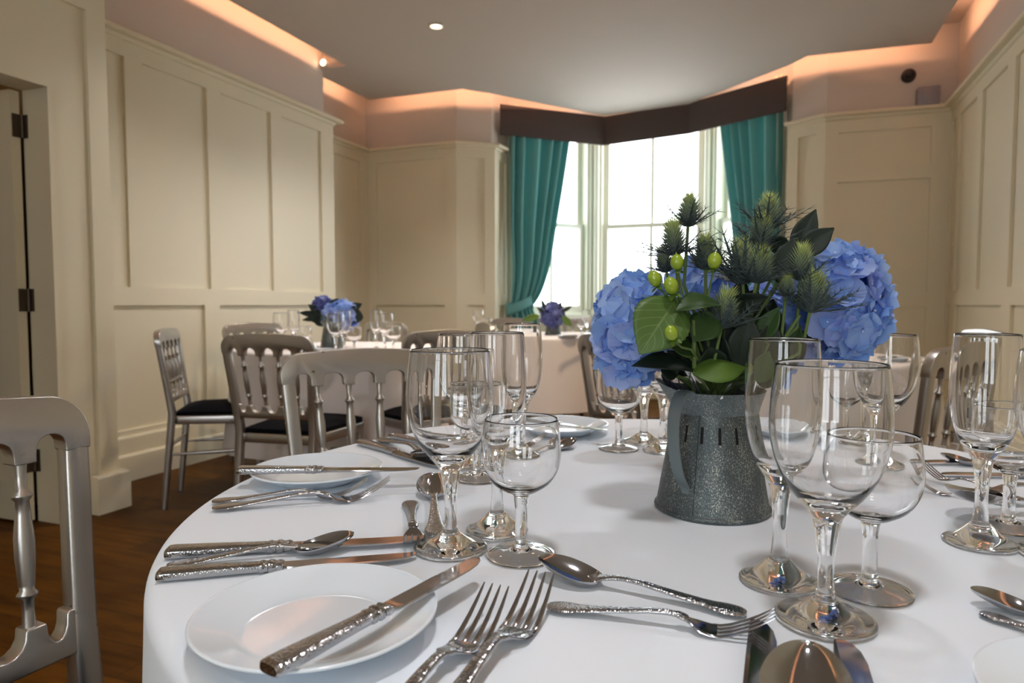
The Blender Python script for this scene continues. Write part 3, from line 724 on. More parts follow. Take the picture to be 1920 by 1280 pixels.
def glass_set(sfx, seg, n):
    z0 = .0006
    # large wine glass
    o = smooth_prof([(.0088, .070), (.0105, .0765), (.016, .0845), (.0265, .097), (.0345, .112), (.0392, .128), (.0409, .143), (.0402, .160), (.0388, .176), (.0372, .187)], n)
    i = smooth_prof([(.0363, .1868), (.0377, .176), (.0391, .160), (.0398, .143), (.0381, .128), (.0334, .112), (.0254, .099), (.0145, .090), (.006, .0868), (0, .086)], n)
    make_glass('wine'+sfx, 'wine_glass', o + [(.0370, .1882), (.0366, .1882)], i,
               smooth_prof([(.0072, .016), (.0064, .022), (.0055, .034), (.0058, .048), (.0072, .060), (.0088, .070)], n),
               [(0, z0), (.026, z0), (.0330, .0008), (.0345, .0020), (.0345, .0030), (.0335, .0038)] + smooth_prof([(.0325, .0043), (.025, .0065), (.018, .0098), (.0125, .0135), (.0105, .0150)], n) + [(.0095, .0156), (.0088, .0158), (.0086, .0165), (.0080, .0168), (.0072, .016)], seg)
    # flute
    o = smooth_prof([(.0085, .079), (.0105, .0845), (.0155, .092), (.0215, .102), (.0262, .117), (.0288, .134), (.0297, .150), (.0293, .168), (.0283, .186), (.0272, .201)], n)
    i = smooth_prof([(.0263, .2008), (.0273, .186), (.0282, .168), (.0286, .150), (.0277, .134), (.0250, .117), (.0203, .1035), (.0135, .0975), (.006, .0935), (0, .0925)], n)
    make_glass('flute'+sfx, 'champagne_flute', o + [(.0270, .2022), (.0265, .2022)], i,
               smooth_prof([(.0072, .020), (.0064, .028), (.0055, .042), (.0058, .056), (.0070, .069), (.0085, .079)], n),
               [(0, z0), (.024, z0), (.0300, .0008), (.0315, .0020), (.0315, .0030), (.0306, .0038)] + smooth_prof([(.0296, .0043), (.023, .0075), (.017, .0118), (.0120, .0165), (.0103, .0185)], n) + [(.0094, .0193), (.0088, .0196), (.0086, .0203), (.0080, .0206), (.0072, .020)], seg)
    # small round goblet
    o = smooth_prof([(.0068, .0555), (.0085, .0580), (.016, .0615), (.0265, .0690), (.0335, .0805), (.0362, .0935), (.0358, .1060), (.0346, .1170), (.0334, .126)], n)
    i = smooth_prof([(.0325, .1258), (.0337, .1170), (.0349, .1060), (.0352, .0935), (.0325, .0810), (.0257, .0705), (.0155, .0640), (.007, .0622), (0, .0618)], n)
    make_glass('goblet'+sfx, 'goblet', o + [(.0332, .1272), (.0327, .1272)], i,
               smooth_prof([(.0068, .0095), (.0058, .0135), (.0056, .022), (.0056, .035), (.0058, .046), (.0068, .0555)], n),
               [(0, .0056), (.0085, .0054), (.0125, .0045), (.020, .0029), (.0290, .0013), (.0305, .0006), (.0318, .0016), (.0318, .0025), (.0308, .0032)] + smooth_prof([(.0295, .0036), (.020, .0050), (.0125, .0066), (.0085, .0080), (.0068, .0095)], n), seg)
glass_set('', 72, 5); glass_set('_far', 24, 2)
def put(kind, px, py, label, group=None, dx=0, dy=0, rz=None):
    p = G(px, py, TZ); o = inst(kind, label, group); o.location = (p.x+dx, p.y+dy, TZ+.0004)
    o.rotation_euler = (0, 0, random.uniform(0, 6.28)); return o
GW, GF, GG = 'wine glasses on the front table', 'champagne flutes on the front table', 'small goblets on the front table'
put('wine', 845, 1030, 'large wine glass beside the knife tips at the left, nearest the front left plate', GW)
put('flute', 932, 997, 'tall flute standing between the large left wine glass and the small goblet', GF)
put('goblet', 977, 1043, 'small round goblet beside the spoon bowl, right of the left wine glass', GG)
put('wine', 872, 872, 'wine glass seen through and behind the left wine glass', GW)
put('goblet', 895, 898, 'small goblet seen through the left wine glass, further back', GG)
put('flute', 979, 861, 'flute with the highest rim, at the back of the left glass cluster', GF)
put('goblet', 1160, 842, 'small goblet left of the zinc jug, under the drooping hydrangea', GG)
put('wine', 1207, 829, 'wine glass just left of the zinc jug, its bowl hidden by hydrangea', GW)
put('flute', 1243, 846, 'flute touching the left side of the zinc jug, half hidden by it', GF)
put('goblet', 1590, 823, 'small goblet at the far edge, seen through the big right wine glass', GG)
put('flute', 1630, 830, 'slim flute at the far edge, seen through the big right wine glass', GF)
put('wine', 1657, 876, 'wine glass right below the right hydrangea, in front of the right-hand table', GW)
put('flute', 1460, 1092, 'straight-sided flute in front of the jug at its right side', GF)
put('wine', 1546, 1165, 'biggest nearest wine glass, right of centre, over the bottom spoon', GW)
put('goblet', 1629, 1110, 'small goblet with a wide bowl right of the nearest wine glass', GG)
put('flute', 1837, 1020, 'tall flute on the right with a chair seen warped inside it', GF)
put('goblet', 1890, 990, 'small goblet behind the right flute, at the picture edge', GG)
put('wine', 1992, 1045, 'wine glass cut off by the right picture edge', GW)
FG = 'glasses on the rear tables'
for k, px, py, lab in (('wine', 528, 655, 'far wine glass leftmost on the left rear table'), ('flute', 551, 656, 'far flute in the left trio on the left rear table'), ('goblet', 570, 662, 'far goblet in the left trio on the left rear table'),
                       ('wine', 630, 664, 'far wine glass standing in front of the left rear flowers'), ('flute', 646, 666, 'far flute standing in front of the left rear flowers'), ('goblet', 664, 664, 'far goblet just right of the left rear flowers'),
                       ('flute', 706, 657, 'far flute in the trio right of the left rear flowers'), ('wine', 722, 659, 'far wine glass in the trio right of the left rear flowers'), ('goblet', 738, 660, 'far goblet in the trio right of the left rear flowers'),
                       ('wine', 897, 627, 'far wine glass left on the bay table before the pale panelling'), ('goblet', 913, 629, 'far goblet next to the left wine glass on the bay table'),
                       ('goblet', 1090, 630, 'far goblet right of the flowers on the bay table'), ('wine', 1101, 626, 'far wine glass right of the flowers on the bay table'), ('flute', 1116, 629, 'far flute right of the flowers on the bay table')):
    put(k+'_far', px, py, lab, FG)

# ------------------------------------------------------------------ plates
def make_plate():
    root = MB(); sp = smooth_prof
    root.lathe([(0, .0022), (.044, .0022), (.0455, .0004), (.049, .0004), (.0505, .0025)] + sp([(.058, .0045), (.068, .0095), (.078, .0140), (.0825, .0160)], 4)
               + [(.0834, .0168), (.0834, .0178), (.0826, .0184)] + sp([(.0815, .0182), (.074, .0150), (.062, .0100), (.0545, .0068), (.050, .0056), (.044, .0054), (.02, .0054), (0, .0054)], 4), 96)
    return root.build('side_plate', M['china'], angle=180)
pl = tag(make_plate(), 'plate', 'plate'); proto('plate', pl)
PG = 'white side plates'
def plate(px, py, label, dx=0, dy=0):
    p = G(px, py, TZ+.017); o = inst('plate', label, PG); o.location = (p.x+dx, p.y+dy, TZ+.0004); return o
plate(595, 1143, 'white side plate at the front left with a knife laid across it')
plate(595, 876, 'white side plate at the left table edge, behind the fork pair')
plate(1053, 794, 'white side plate at the far side behind the small left goblet')
o = plate(1473, 790, 'white side plate at the far edge hidden behind jug and flute'); o.location = (.0, 1.272, TZ+.0004)
plate(2185, 1340, 'white side plate cut off by the bottom right corner')
plate(597, 655, 'far side plate left of the flowers on the left rear table')
plate(752, 656, 'far side plate right of the glasses on the left rear table')
plate(1064, 629, 'far side plate right of the flowers on the bay table')
plate(1690, 669, 'far side plate at the edge of the right-hand table')

# ------------------------------------------------------------------ cutlery (kings pattern)
HANDLE = [(0, .0035, .0036, .0012), (.002, .0072, .0036, .0017), (.006, .0098, .0037, .0019), (.013, .0114, .0039, .0019), (.021, .0112, .0042, .0018), (.029, .0090, .0047, .0017), (.040, .0074, .0058, .0017), (.055, .0062, .0075, .0018), (.075, .0050, .0098, .0019), (.095, .0040, .0125, .0021), (.110, .0036, .0132, .0022)]
def make_fork():
    root = thing('fork', 'fork', 'fork'); h = MB()
    h.ribbon(HANDLE + [(.118, .0036, .0126, .0022), (.121, .0060, .0120, .0022), (.126, .0062, .0106, .0021), (.129, .0050, .0096, .0020)], 14); h.build('handle', M['steel_pat'], root, angle=50)
    q = MB(); q.ribbon([(.127, .0048, .0094, .0018), (.131, .0060, .0078, .0017), (.135, .0098, .0058, .0014), (.140, .0122, .0040, .0012), (.148, .0128, .0026, .0011), (.1535, .0129, .0024, .0010)], 16)
    for y in (-.0108, -.0036, .0036, .0108):
        q.ribbon([(.150, .0021, .0025, .0009, y), (.156, .0021, .0025, .0010, y), (.165, .0020, .0050, .0010, y*.99), (.176, .0017, .0100, .0010, y*.97), (.187, .0014, .0162, .0009, y*.94), (.196, .0010, .0222, .0007, y*.91), (.200, .0005, .0250, .0004, y*.90)], 8)
    q.build('head', M['steel'], root, angle=50); proto('fork', root)
def make_spoon():
    root = thing('spoon', 'spoon', 'spoon'); h = MB()
    h.ribbon(HANDLE + [(.120, .0040, .0124, .0022), (.126, .0050, .0114, .0021), (.132, .0062, .0104, .0018), (.137, .0050, .0102, .0012)], 14); h.build('handle', M['steel_pat'], root, angle=50)
    def outline(u): return .0212*(math.sin(math.pi*min(1, max(0, u))**.86))**.5
    def surf(u, v, d):
        uu = .5-.5*math.cos(math.pi*u); x = .133+.067*uu; w = outline(uu); y = w*v
        rim = .0090 + .0108*math.sin(math.pi/2*uu)**2; dep = .0115*(math.sin(math.pi*uu**.9))**.55
        return (x, y, rim - dep*(1-abs(v)**2.2) - d*(1 if abs(v) < .999 and 0 < u < 1 else .4))
    b = MB()
    b.grid(lambda i, j: surf(i, 2*j-1, 0), 24, 16, uv=False, flip=True); b.grid(lambda i, j: surf(i, 2*j-1, .0012), 24, 16, uv=False)
    for sd in (0, 1):      # rim wall
        vs = []; n = 25
        for i in range(n): vs.append(surf(i/24, 2*sd-1, 0)); vs.append(surf(i/24, 2*sd-1, .0012))
        b.add(vs, [(2*i, 2*i+1, 2*i+3, 2*i+2) for i in range(n-1)])
    b.build('bowl', M['steel'], root, angle=60); proto('spoon', root)
def make_knife():
    root = thing('table_knife', 'knife', 'knife'); h = MB()
    h.ribbon([(0, .0086, .0052, .0036), (.0010, .0096, .0052, .0045), (.006, .0103, .0052, .0048), (.015, .0103, .0052, .0048), (.030, .0098, .0052, .0047), (.050, .0086, .0052, .0045), (.072, .0074, .0052, .0043), (.088, .0068, .0052, .0042), (.089, .0076, .0052, .0048), (.092, .0076, .0052, .0048), (.093, .0068, .0052, .0042), (.096, .0068, .0052, .0042), (.097, .0078, .0052, .0050), (.100, .0078, .0052, .0050), (.103, .0064, .0052, .0038), (.107, .0085, .0052, .0040), (.110, .0080, .0052, .0026)], 14, pw=.55)
    h.build('handle', M['steel_pat'], root, angle=40)
    b = MB(); b.ribbon([(.108, .0060, .0052, .0022), (.114, .0090, .0052, .0016, -.0008), (.122, .0098, .0052, .0013, -.0008), (.150, .0098, .0052, .0012, -.0006), (.180, .0098, .0052, .0010, -.0004), (.205, .0094, .0052, .0009, 0), (.220, .0082, .0052, .0008, .0012), (.229, .0062, .0052, .0007, .0030), (.234, .0036, .0052, .0006, .0052), (.2352, .0010, .0052, .0004, .0072)], 0)
    b.build('blade', M['steel'], root, angle=10); proto('knife', root)
make_fork(); make_spoon(); make_knife()
CG = {'knife': 'table knives', 'fork': 'forks', 'spoon': 'spoons'}
LEN = {'knife': .235, 'fork': .2, 'spoon': .2}
def lay(kind, a, b, label, zb=0.0, scale=None, xa=0.0, xb=None, za=.005, tip=None, tilt=0.0):
    'a, b: picture points of two stations (xa, xb along the piece); heights above the cloth za, tip'
    xb = LEN[kind] if xb is None else xb
    tip = {'knife': .005, 'fork': .024, 'spoon': .019}[kind] if tip is None else tip
    p = G(*a, TZ+zb+za); q = G(*b, TZ+zb+tip); d = Vector((q.x-p.x, q.y-p.y)); s = scale or d.length/(xb-xa); d.normalize()
    o = inst(kind, label, CG[kind]); base = (q.xy - d*(xb*s)) if scale else (p.xy - d*(xa*s))
    o.location = (base.x, base.y, TZ+.0006+zb); o.rotation_euler = (0, -tilt, math.atan2(d.y, d.x)); o.scale = (s,)*3
    return o
lay('knife', (313, 1036), (800, 1010), 'upper knife of the trio at the left table edge, lying behind the spoon')
lay('spoon', (313, 1056), (664, 993), 'spoon between the two knives at the left table edge')
lay('knife', (296, 1077), (782, 1041), 'lower knife of the trio at the left, just behind the front plate')
lay('knife', (502, 1252), (903, 1046), 'knife lying diagonally across the front left plate', zb=.0182, za=.006)
lay('fork', (841, 1222), (931, 1099), 'left one of the two forks at the bottom edge, tines up', xa=.126, za=.010, scale=1.0)
lay('fork', (931, 1208), (1015, 1077), 'right and larger one of the two forks at the bottom edge', xa=.126, za=.010, scale=1.04)
lay('spoon', (1400, 1146), (1011, 1038), 'spoon with its bowl toward the goblet, lying behind the single fork')
lay('fork', (1026, 1131), (1453, 1140), 'single fork lying crosswise in the middle foreground, tines to the right')
lay('fork', (768, 929), (779, 998), 'short fork pointing at the viewer, left of the left wine glass stem', scale=.86)
lay('spoon', (817, 1001), (811, 886), 'spoon beside the left wine glass stem, bowl to the back', scale=.95)
lay('knife', (447, 880), (785, 880), 'knife resting across the plate at the left table edge', zb=.0182, za=.006)
lay('fork', (398, 937), (690, 894), 'rear fork of the pair in front of the left edge plate')
lay('fork', (398, 950), (731, 897), 'front fork of the pair in front of the left edge plate')
lay('knife', (677, 828), (831, 875), 'knife at the far left edge below the silver chair')
lay('spoon', (712, 821), (826, 850), 'spoon between two far knives, behind the left wine glass')
lay('knife', (735, 815), (880, 850), 'farthest knife, mostly behind the left wine glass')
lay('knife', (985, 783), (1136, 806), 'knife resting on the far plate behind the small left goblet', zb=.0182, za=.006)
lay('spoon', (975, 860), (1077, 815), 'spoon whose bowl shows right of the small left goblet')
lay('fork', (945, 836), (1035, 808), 'fork near the far plate, seen through glasses', scale=.9)
lay('knife', (2004, 869), (1724, 864), 'rear knife at the right, behind the right-hand forks')
lay('spoon', (1992, 886), (1763, 843), 'spoon between the knives at the right, bowl tip up')
lay('knife', (2036, 893), (1762, 886), 'front knife at the right, under the spoon bowl')
lay('fork', (1926, 936), (1731, 857), 'upper fork of the right-hand pair, left of the right flute', zb=.004)
lay('fork', (1903, 943), (1727, 885), 'lower fork of the right-hand pair, left of the right flute')
lay('spoon', (2012, 905), (1784, 921), 'dark spoon resting on the fork handles behind the right flute', zb=.013)
lay('spoon', (2250, 1205), (1820, 1087), 'spoon cut off by the right edge with only its bowl showing')
lay('fork', (1838, 1141), (2270, 1240), 'fork handle at the right edge under the cut-off spoon')
lay('knife', (1424, 1280), (1432, 1166), 'dark mirror-like knife blade at the bottom, left of the spoon bowl', scale=1.0, xa=.15)
lay('spoon', (1512, 1290), (1515, 1197), 'large spoon bowl facing up at the bottom edge, between two knives', scale=1.18, xa=.1, za=.012, tip=.025)
lay('knife', (1606, 1290), (1590, 1203), 'knife tip at the bottom, right of the big spoon bowl', scale=1.0, xa=.15)
for px, py, l2 in ((597, 655, 'far knife on the plate left of the left rear flowers'), (752, 656, 'far knife on the plate right of the left rear glasses'), (1064, 629, 'far knife on the plate at the bay table'), (1690, 669, 'far knife on the plate at the right-hand table')):
    lay('knife', (px-45, py+1), (px+45, py-1), l2, zb=.0182, scale=.95)

# ------------------------------------------------------------------ zinc jugs
def make_jug():
    root = thing('zinc_jug', 'jug', 'jug'); seg = 96
    outer = [(0, .0006), (.0620, .0006), (.0636, .0018), (.0640, .0034), (.0634, .0050), (.0615, .0060)] + [(.0613-.0183*k/24, .0065+.1055*k/24) for k in range(25)]
    inner = [(.0420, .112)] + [(.0603-.0183*k/12-.0, .0075+.1045*k/12) for k in range(12, -1, -3)] + [(0, .0075)]
    zs = [p[1] for p in outer]
    def mf(i, j): return 1 if (i < len(outer)-1 and .0815 < (outer[i][1]+outer[i+1][1])/2 < .0985 and j % 6 == 3) else 0
    b = MB(); b.lathe(outer + inner, seg, mfun=mf); b.build('body', [M['zinc'], M['slot']], root, angle=40)
    sa = R(256); sm = MB(); sm.loft([[(r*math.cos(sa+w/r), r*math.sin(sa+w/r), z) for r, w in ((r0-.0004, -.00022), (r0+.0003, -.00022), (r0+.0003, .00022), (r0-.0004, .00022))] for r0, z in ((.0613, .0068), (.0523, .0588), (.0431, .1115))]); sm.build('seam', M['slot'], root, smooth=False)
    az = R(190)
    def sp(r, z, a):
        w = math.exp(-((math.atan2(math.sin(a-az), math.cos(a-az)))/.55)**2); k = max(0, (z-.112)/.024)
        return r + .011*w*k**1.3, z + .011*w*k**1.5
    c = MB(); c.lathe([(.0432, .1105), (.0440, .1120), (.0455, .117), (.0492, .1255), (.0532, .1345), (.0536, .1350), (.0532, .1354), (.0526, .1348), (.0484, .1255), (.0446, .117), (.0424, .1115), (.0432, .1105)], seg, rfun=sp); c.build('collar', M['zinc_lit'], root, angle=60)
    h = MB(); ha = R(246); e = Vector((math.cos(ha), math.sin(ha), 0)); t = Vector((-math.sin(ha), math.cos(ha), 0))
    path = smooth_prof([(.0522, .1320), (.0570, .1375), (.0690, .1360), (.0790, .122), (.0830, .104), (.0820, .085), (.0770, .064), (.0690, .047), (.0592, .036), (.0568, .028)], 4); rings = []
    for k, (r, z) in enumerate(path):
        a = path[max(0, k-1)]; b2 = path[min(len(path)-1, k+1)]; d = Vector((b2[0]-a[0], b2[1]-a[1])).normalized(); nn = Vector((-d.y, d.x))
        f = k/(len(path)-1); w = .0076*(1-.22*f)
        if f > .93: w *= .75
        c0 = e*r + Vector((0, 0, z)); up = (e*nn.x + Vector((0, 0, 1))*nn.y)
        rings.append([tuple(c0 + t*sx_*w + up*sy_*.0009) for sx_, sy_ in ((-1, -1), (-1.06, 0), (-1, 1), (0, 1.5), (1, 1), (1.06, 0), (1, -1), (0, -.6))])
    h.loft(rings); h.build('handle', M['zinc_plain'], root, angle=50, recalc=True)
    proto('jug', root)
make_jug()
JC = Vector((-.0605, .792, TZ+.0005))
o = inst('jug', 'speckled zinc jug with a strap handle, holding the big bouquet in front', 'zinc flower jugs'); o.location = JC
VL = G(623, 652, TZ); VM = G(1037, 628, TZ)
o = inst('jug', 'zinc jug of flowers on the left rear table', 'zinc flower jugs'); o.location = (VL.x, VL.y, TZ+.0005); o.rotation_euler = (0, 0, .9)
o = inst('jug', 'zinc jug of flowers on the bay table', 'zinc flower jugs'); o.location = (VM.x, VM.y, TZ+.0005); o.rotation_euler = (0, 0, 1.3)
# ------------------------------------------------------------------ flowers
def rot_to(z, roll=0.0):
    return z.to_track_quat('Z', 'Y').to_matrix().to_4x4() @ Matrix.Rotation(roll, 4, 'Z')
def floret_mesh(seed):
    rnd = random.Random(seed); mb = MB()
    for k in range(4):
        a = math.pi/2*k + rnd.uniform(-.12, .12); Ln = .0165*rnd.uniform(.88, 1.1); wd = .0118*rnd.uniform(.9, 1.1); cup = rnd.uniform(-.004, .007); tw = rnd.uniform(-.25, .25); lift = .0006*(k % 2)
        ph = rnd.uniform(0, 6.28)
        def fn(i, j):
            v = 2*j-1; u = i; w = wd*math.sin(math.pi*min(.97, .06+.80*u))**.75*(1-.06*math.cos(5*u)); r = .0012 + Ln*u*(1-.10*v*v*u)
            z = .003*math.sin(u*1.5) + cup*u*u + .0030*v*v*u - tw*v*w*u + lift + .0013*math.sin(6*v+ph)*u - .004*max(0, u-.75)*rnd_c
            return (r*math.cos(a) - v*w*math.sin(a), r*math.sin(a) + v*w*math.cos(a), z)
        rnd_c = rnd.uniform(-1, 2.5)
        mb.grid(fn, 6, 6, uv=False)
    mb.lathe([(0, .0045), (.0011, .004), (.0013, .003), (.0008, .0018)], 8, 1)
    return mb
FL = []
for k in range(5):
    o = floret_mesh(k).build('floret', [M['petal'], M['floret_eye']], angle=180); FL.append(o.data); bpy.data.objects.remove(o)
FV = []
for k in range(2):
    o = floret_mesh(20+k).build('floret', [M['petal_dark'], M['floret_eye']], angle=180); FV.append(o.data); bpy.data.objects.remove(o)
def hydrangea(c, rx, ry, rz, n, label, foot, meshes=FL, scale=1.0, seed=1, group=None, cut=-.75):
    rnd = random.Random(seed)
    o = thing('hydrangea_flower', label, 'flower', c, group=group)
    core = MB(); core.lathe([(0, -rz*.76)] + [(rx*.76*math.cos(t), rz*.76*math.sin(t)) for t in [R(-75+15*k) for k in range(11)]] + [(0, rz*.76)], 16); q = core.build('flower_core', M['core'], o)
    foot = Vector(foot) - Vector(c); st = MB(); st.tube([foot*t + Vector((0, 0, -.01*math.sin(math.pi*t))) for t in (0.3, .5, .75, 1)], .003, 8); st.build('stem', M['stem'], o)
    down = foot.normalized()
    for k in range(n):
        z = 1-2*(k+.5)/n; a = k*2.399963 + seed; r = math.sqrt(1-z*z); d = Vector((r*math.cos(a), r*math.sin(a), z))
        d = (d + Vector((rnd.gauss(0, .05), rnd.gauss(0, .05), rnd.gauss(0, .05)))).normalized()
        if d.dot(down) > -cut: continue
        p = Vector((d.x*rx, d.y*ry, d.z*rz))*rnd.uniform(.90, 1.06); nrm = Vector((d.x/rx, d.y/ry, d.z/rz)).normalized()
        nrm = (nrm + Vector((rnd.gauss(0, .22), rnd.gauss(0, .22), rnd.gauss(0, .22)))).normalized()
        f = bpy.data.objects.new('floret', meshes[k % len(meshes)]); COL.objects.link(f); f.parent = o
        f.matrix_local = Matrix.Translation(p) @ rot_to(nrm, rnd.uniform(0, 1.57)) @ Matrix.Scale(scale*rnd.uniform(.95, 1.28), 4)
    return o
MOUTH = JC + Vector((0, 0, .125))
HG = 'blue hydrangea heads in the front bouquet'
hydrangea(P3(1573, 570, .775), .043, .045, .057, 92, 'big blue hydrangea head on the right side of the front bouquet', MOUTH, seed=1, group=HG)
hydrangea(P3(1190, 617, .750), .034, .038, .048, 74, 'drooping blue hydrangea head on the left side of the front bouquet', MOUTH, seed=2, group=HG)
hydrangea(P3(1318, 572, .85), .040, .040, .044, 50, 'blue hydrangea head behind the green berries', MOUTH, seed=3, group=HG)
hydrangea(P3(1448, 625, .86), .045, .04, .050, 50, 'blue hydrangea head deep behind the dark leaves', MOUTH, seed=4, group=HG)

def leaf(mb, base, tip, width, up, fold=.25, curl=.0, serr=0, nu=14, nv=8, mi=0, droop=0.0):
    base = Vector(base); tip = Vector(tip); ax = tip-base; L = ax.length; t = ax/L; up = Vector(up); up = (up - t*up.dot(t)).normalized(); s = t.cross(up).normalized()
    def fn(i, j):
        v = 2*j-1; u = i; w = width/2*math.sin(math.pi*min(1, u**.85))**.8*(1 if u < .55 else 1-.25*((u-.55)/.45)**2)
        if serr: w *= 1 + .07*(1-abs((u*serr) % 1 - .5)*2)*(abs(v) > .9)
        w = max(w, .0006)
        return base + t*(L*u) + s*(v*w) + up*(fold*abs(v)*w + curl*L*math.sin(math.pi*u) - droop*L*u*u + .02*L*math.sin(9*u+2*v)*abs(v)*.3)
    mb.grid(fn, nu*(2 if serr else 1), nv, mi)
def leaf_thing(label, base, tip, width, m, up=None, stalk_to=None, group=None, **kw):
    b = Vector(base); o = thing('leaf', label, 'leaf', b, group=group)
    up = Vector(up) if up is not None else (Vector((0, 0, HC)) - b).normalized()
    mb = MB(); leaf(mb, (0, 0, 0), Vector(tip)-b, width, up, **kw); q = mb.build('leaf_blade', m, o, angle=180); md = q.modifiers.new('thickness', 'SOLIDIFY'); md.thickness = .0005
    if stalk_to is not None:
        e = Vector(stalk_to)-b; s = MB(); s.tube([e, e*.5+Vector((0, 0, .006)), (0, 0, 0)], [.0022, .0018, .0014], 8); s.build('stalk', M['stem'], o)
    return o
LG = 'leaves of the front bouquet'
CAM = Vector((0, 0, HC))
leaf_thing('large veined light green leaf with toothed edge, left in the front bouquet', P3(1268, 560, .690), P3(1199, 664, .672), .056, M['leaf_vein'], stalk_to=MOUTH, group=LG, serr=13, fold=.12, curl=.06)
leaf_thing('rounder green leaf right behind the big toothed leaf', P3(1252, 612, .70), P3(1262, 552, .715), .030, M['leaf'], stalk_to=MOUTH, group=LG, fold=.2)
leaf_thing('folded leaf with a dark top and bright edge below the berries', P3(1350, 570, .690), P3(1264, 584, .672), .032, M['leaf'], up=(.1, -.45, .75), stalk_to=MOUTH, group=LG, fold=.25, curl=.1)
leaf_thing('dark leaf hanging under the folded one', P3(1338, 588, .70), P3(1300, 640, .69), .034, M['leaf'], stalk_to=MOUTH, group=LG, fold=.2)
leaf_thing('broad bright leaf lying over the jug rim', P3(1300, 699, .690), P3(1398, 688, .705), .040, M['leaf_lime'], up=(-.1, -.7, .75), stalk_to=MOUTH+Vector((0, -.02, 0)), group=LG, fold=-.35, curl=.14)
leaf_thing('long dark leaf pointing left over the jug spout', P3(1305, 694, .705), P3(1184, 686, .685), .034, M['leaf_dark'], up=(0, -.5, .8), stalk_to=MOUTH, group=LG, fold=.2, curl=.08)
leaf_thing('green leaf above the jug spout, under the toothed leaf', P3(1300, 655, .70), P3(1246, 640, .685), .034, M['leaf'], up=(-.1, -.7, .5), stalk_to=MOUTH, group=LG, fold=.2)
leaf_thing('pointed dark leaf standing highest at the right of the front bouquet', P3(1488, 478, .765), P3(1529, 394, .765), .026, M['leaf_dark'], stalk_to=MOUTH, group=LG, fold=.3, droop=-.06)
leaf_thing('pointed dark leaf leaning right above the big hydrangea', P3(1494, 478, .755), P3(1564, 427, .745), .027, M['leaf_dark'], stalk_to=MOUTH, group=LG, fold=.2)
leaf_thing('broad dark leaf right of the middle of the front bouquet', P3(1458, 530, .735), P3(1490, 445, .725), .029, M['leaf_dark'], stalk_to=MOUTH, group=LG, fold=.2)
leaf_thing('small dark leaf between thistle and broad dark leaf', P3(1474, 470, .745), P3(1443, 444, .74), .020, M['leaf_dark'], stalk_to=MOUTH, group=LG, fold=.2)
leaf_thing('curled dark glossy leaf in the middle of the front bouquet', P3(1370, 560, .705), P3(1440, 556, .70), .030, M['leaf_dark'], up=(0, -.6, -.6), stalk_to=MOUTH, group=LG, fold=.3, curl=.12)
rnd = random.Random(5)
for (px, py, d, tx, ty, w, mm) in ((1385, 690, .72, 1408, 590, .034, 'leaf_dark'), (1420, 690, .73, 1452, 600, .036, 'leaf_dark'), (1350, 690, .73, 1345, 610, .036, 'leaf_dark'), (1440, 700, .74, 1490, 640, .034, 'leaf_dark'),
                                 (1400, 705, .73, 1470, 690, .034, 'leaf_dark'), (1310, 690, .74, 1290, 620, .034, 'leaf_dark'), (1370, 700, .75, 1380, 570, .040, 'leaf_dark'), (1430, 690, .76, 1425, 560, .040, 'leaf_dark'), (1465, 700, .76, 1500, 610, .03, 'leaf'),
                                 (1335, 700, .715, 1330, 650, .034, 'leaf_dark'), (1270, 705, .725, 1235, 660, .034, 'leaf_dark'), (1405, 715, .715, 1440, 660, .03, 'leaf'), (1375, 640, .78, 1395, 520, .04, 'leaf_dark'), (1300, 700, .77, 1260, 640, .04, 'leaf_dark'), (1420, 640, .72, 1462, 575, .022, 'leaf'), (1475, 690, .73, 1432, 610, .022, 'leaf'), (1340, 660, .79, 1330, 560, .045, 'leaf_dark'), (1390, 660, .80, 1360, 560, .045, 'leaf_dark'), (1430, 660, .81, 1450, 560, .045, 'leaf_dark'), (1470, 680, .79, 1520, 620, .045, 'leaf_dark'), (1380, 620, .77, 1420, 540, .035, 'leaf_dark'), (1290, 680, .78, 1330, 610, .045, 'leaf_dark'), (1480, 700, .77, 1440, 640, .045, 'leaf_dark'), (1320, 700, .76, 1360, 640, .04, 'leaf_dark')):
    leaf_thing('dark inner leaf in the shade of the front bouquet', P3(px, py, d), P3(tx, ty, d-.015), w, M[mm], stalk_to=MOUTH, group='inner leaves of the front bouquet', up=(CAM-P3(px, py, d)).normalized()+Vector((rnd.uniform(-.5, .5), 0, rnd.uniform(0, .5))), fold=.25, curl=rnd.uniform(-.05, .1))

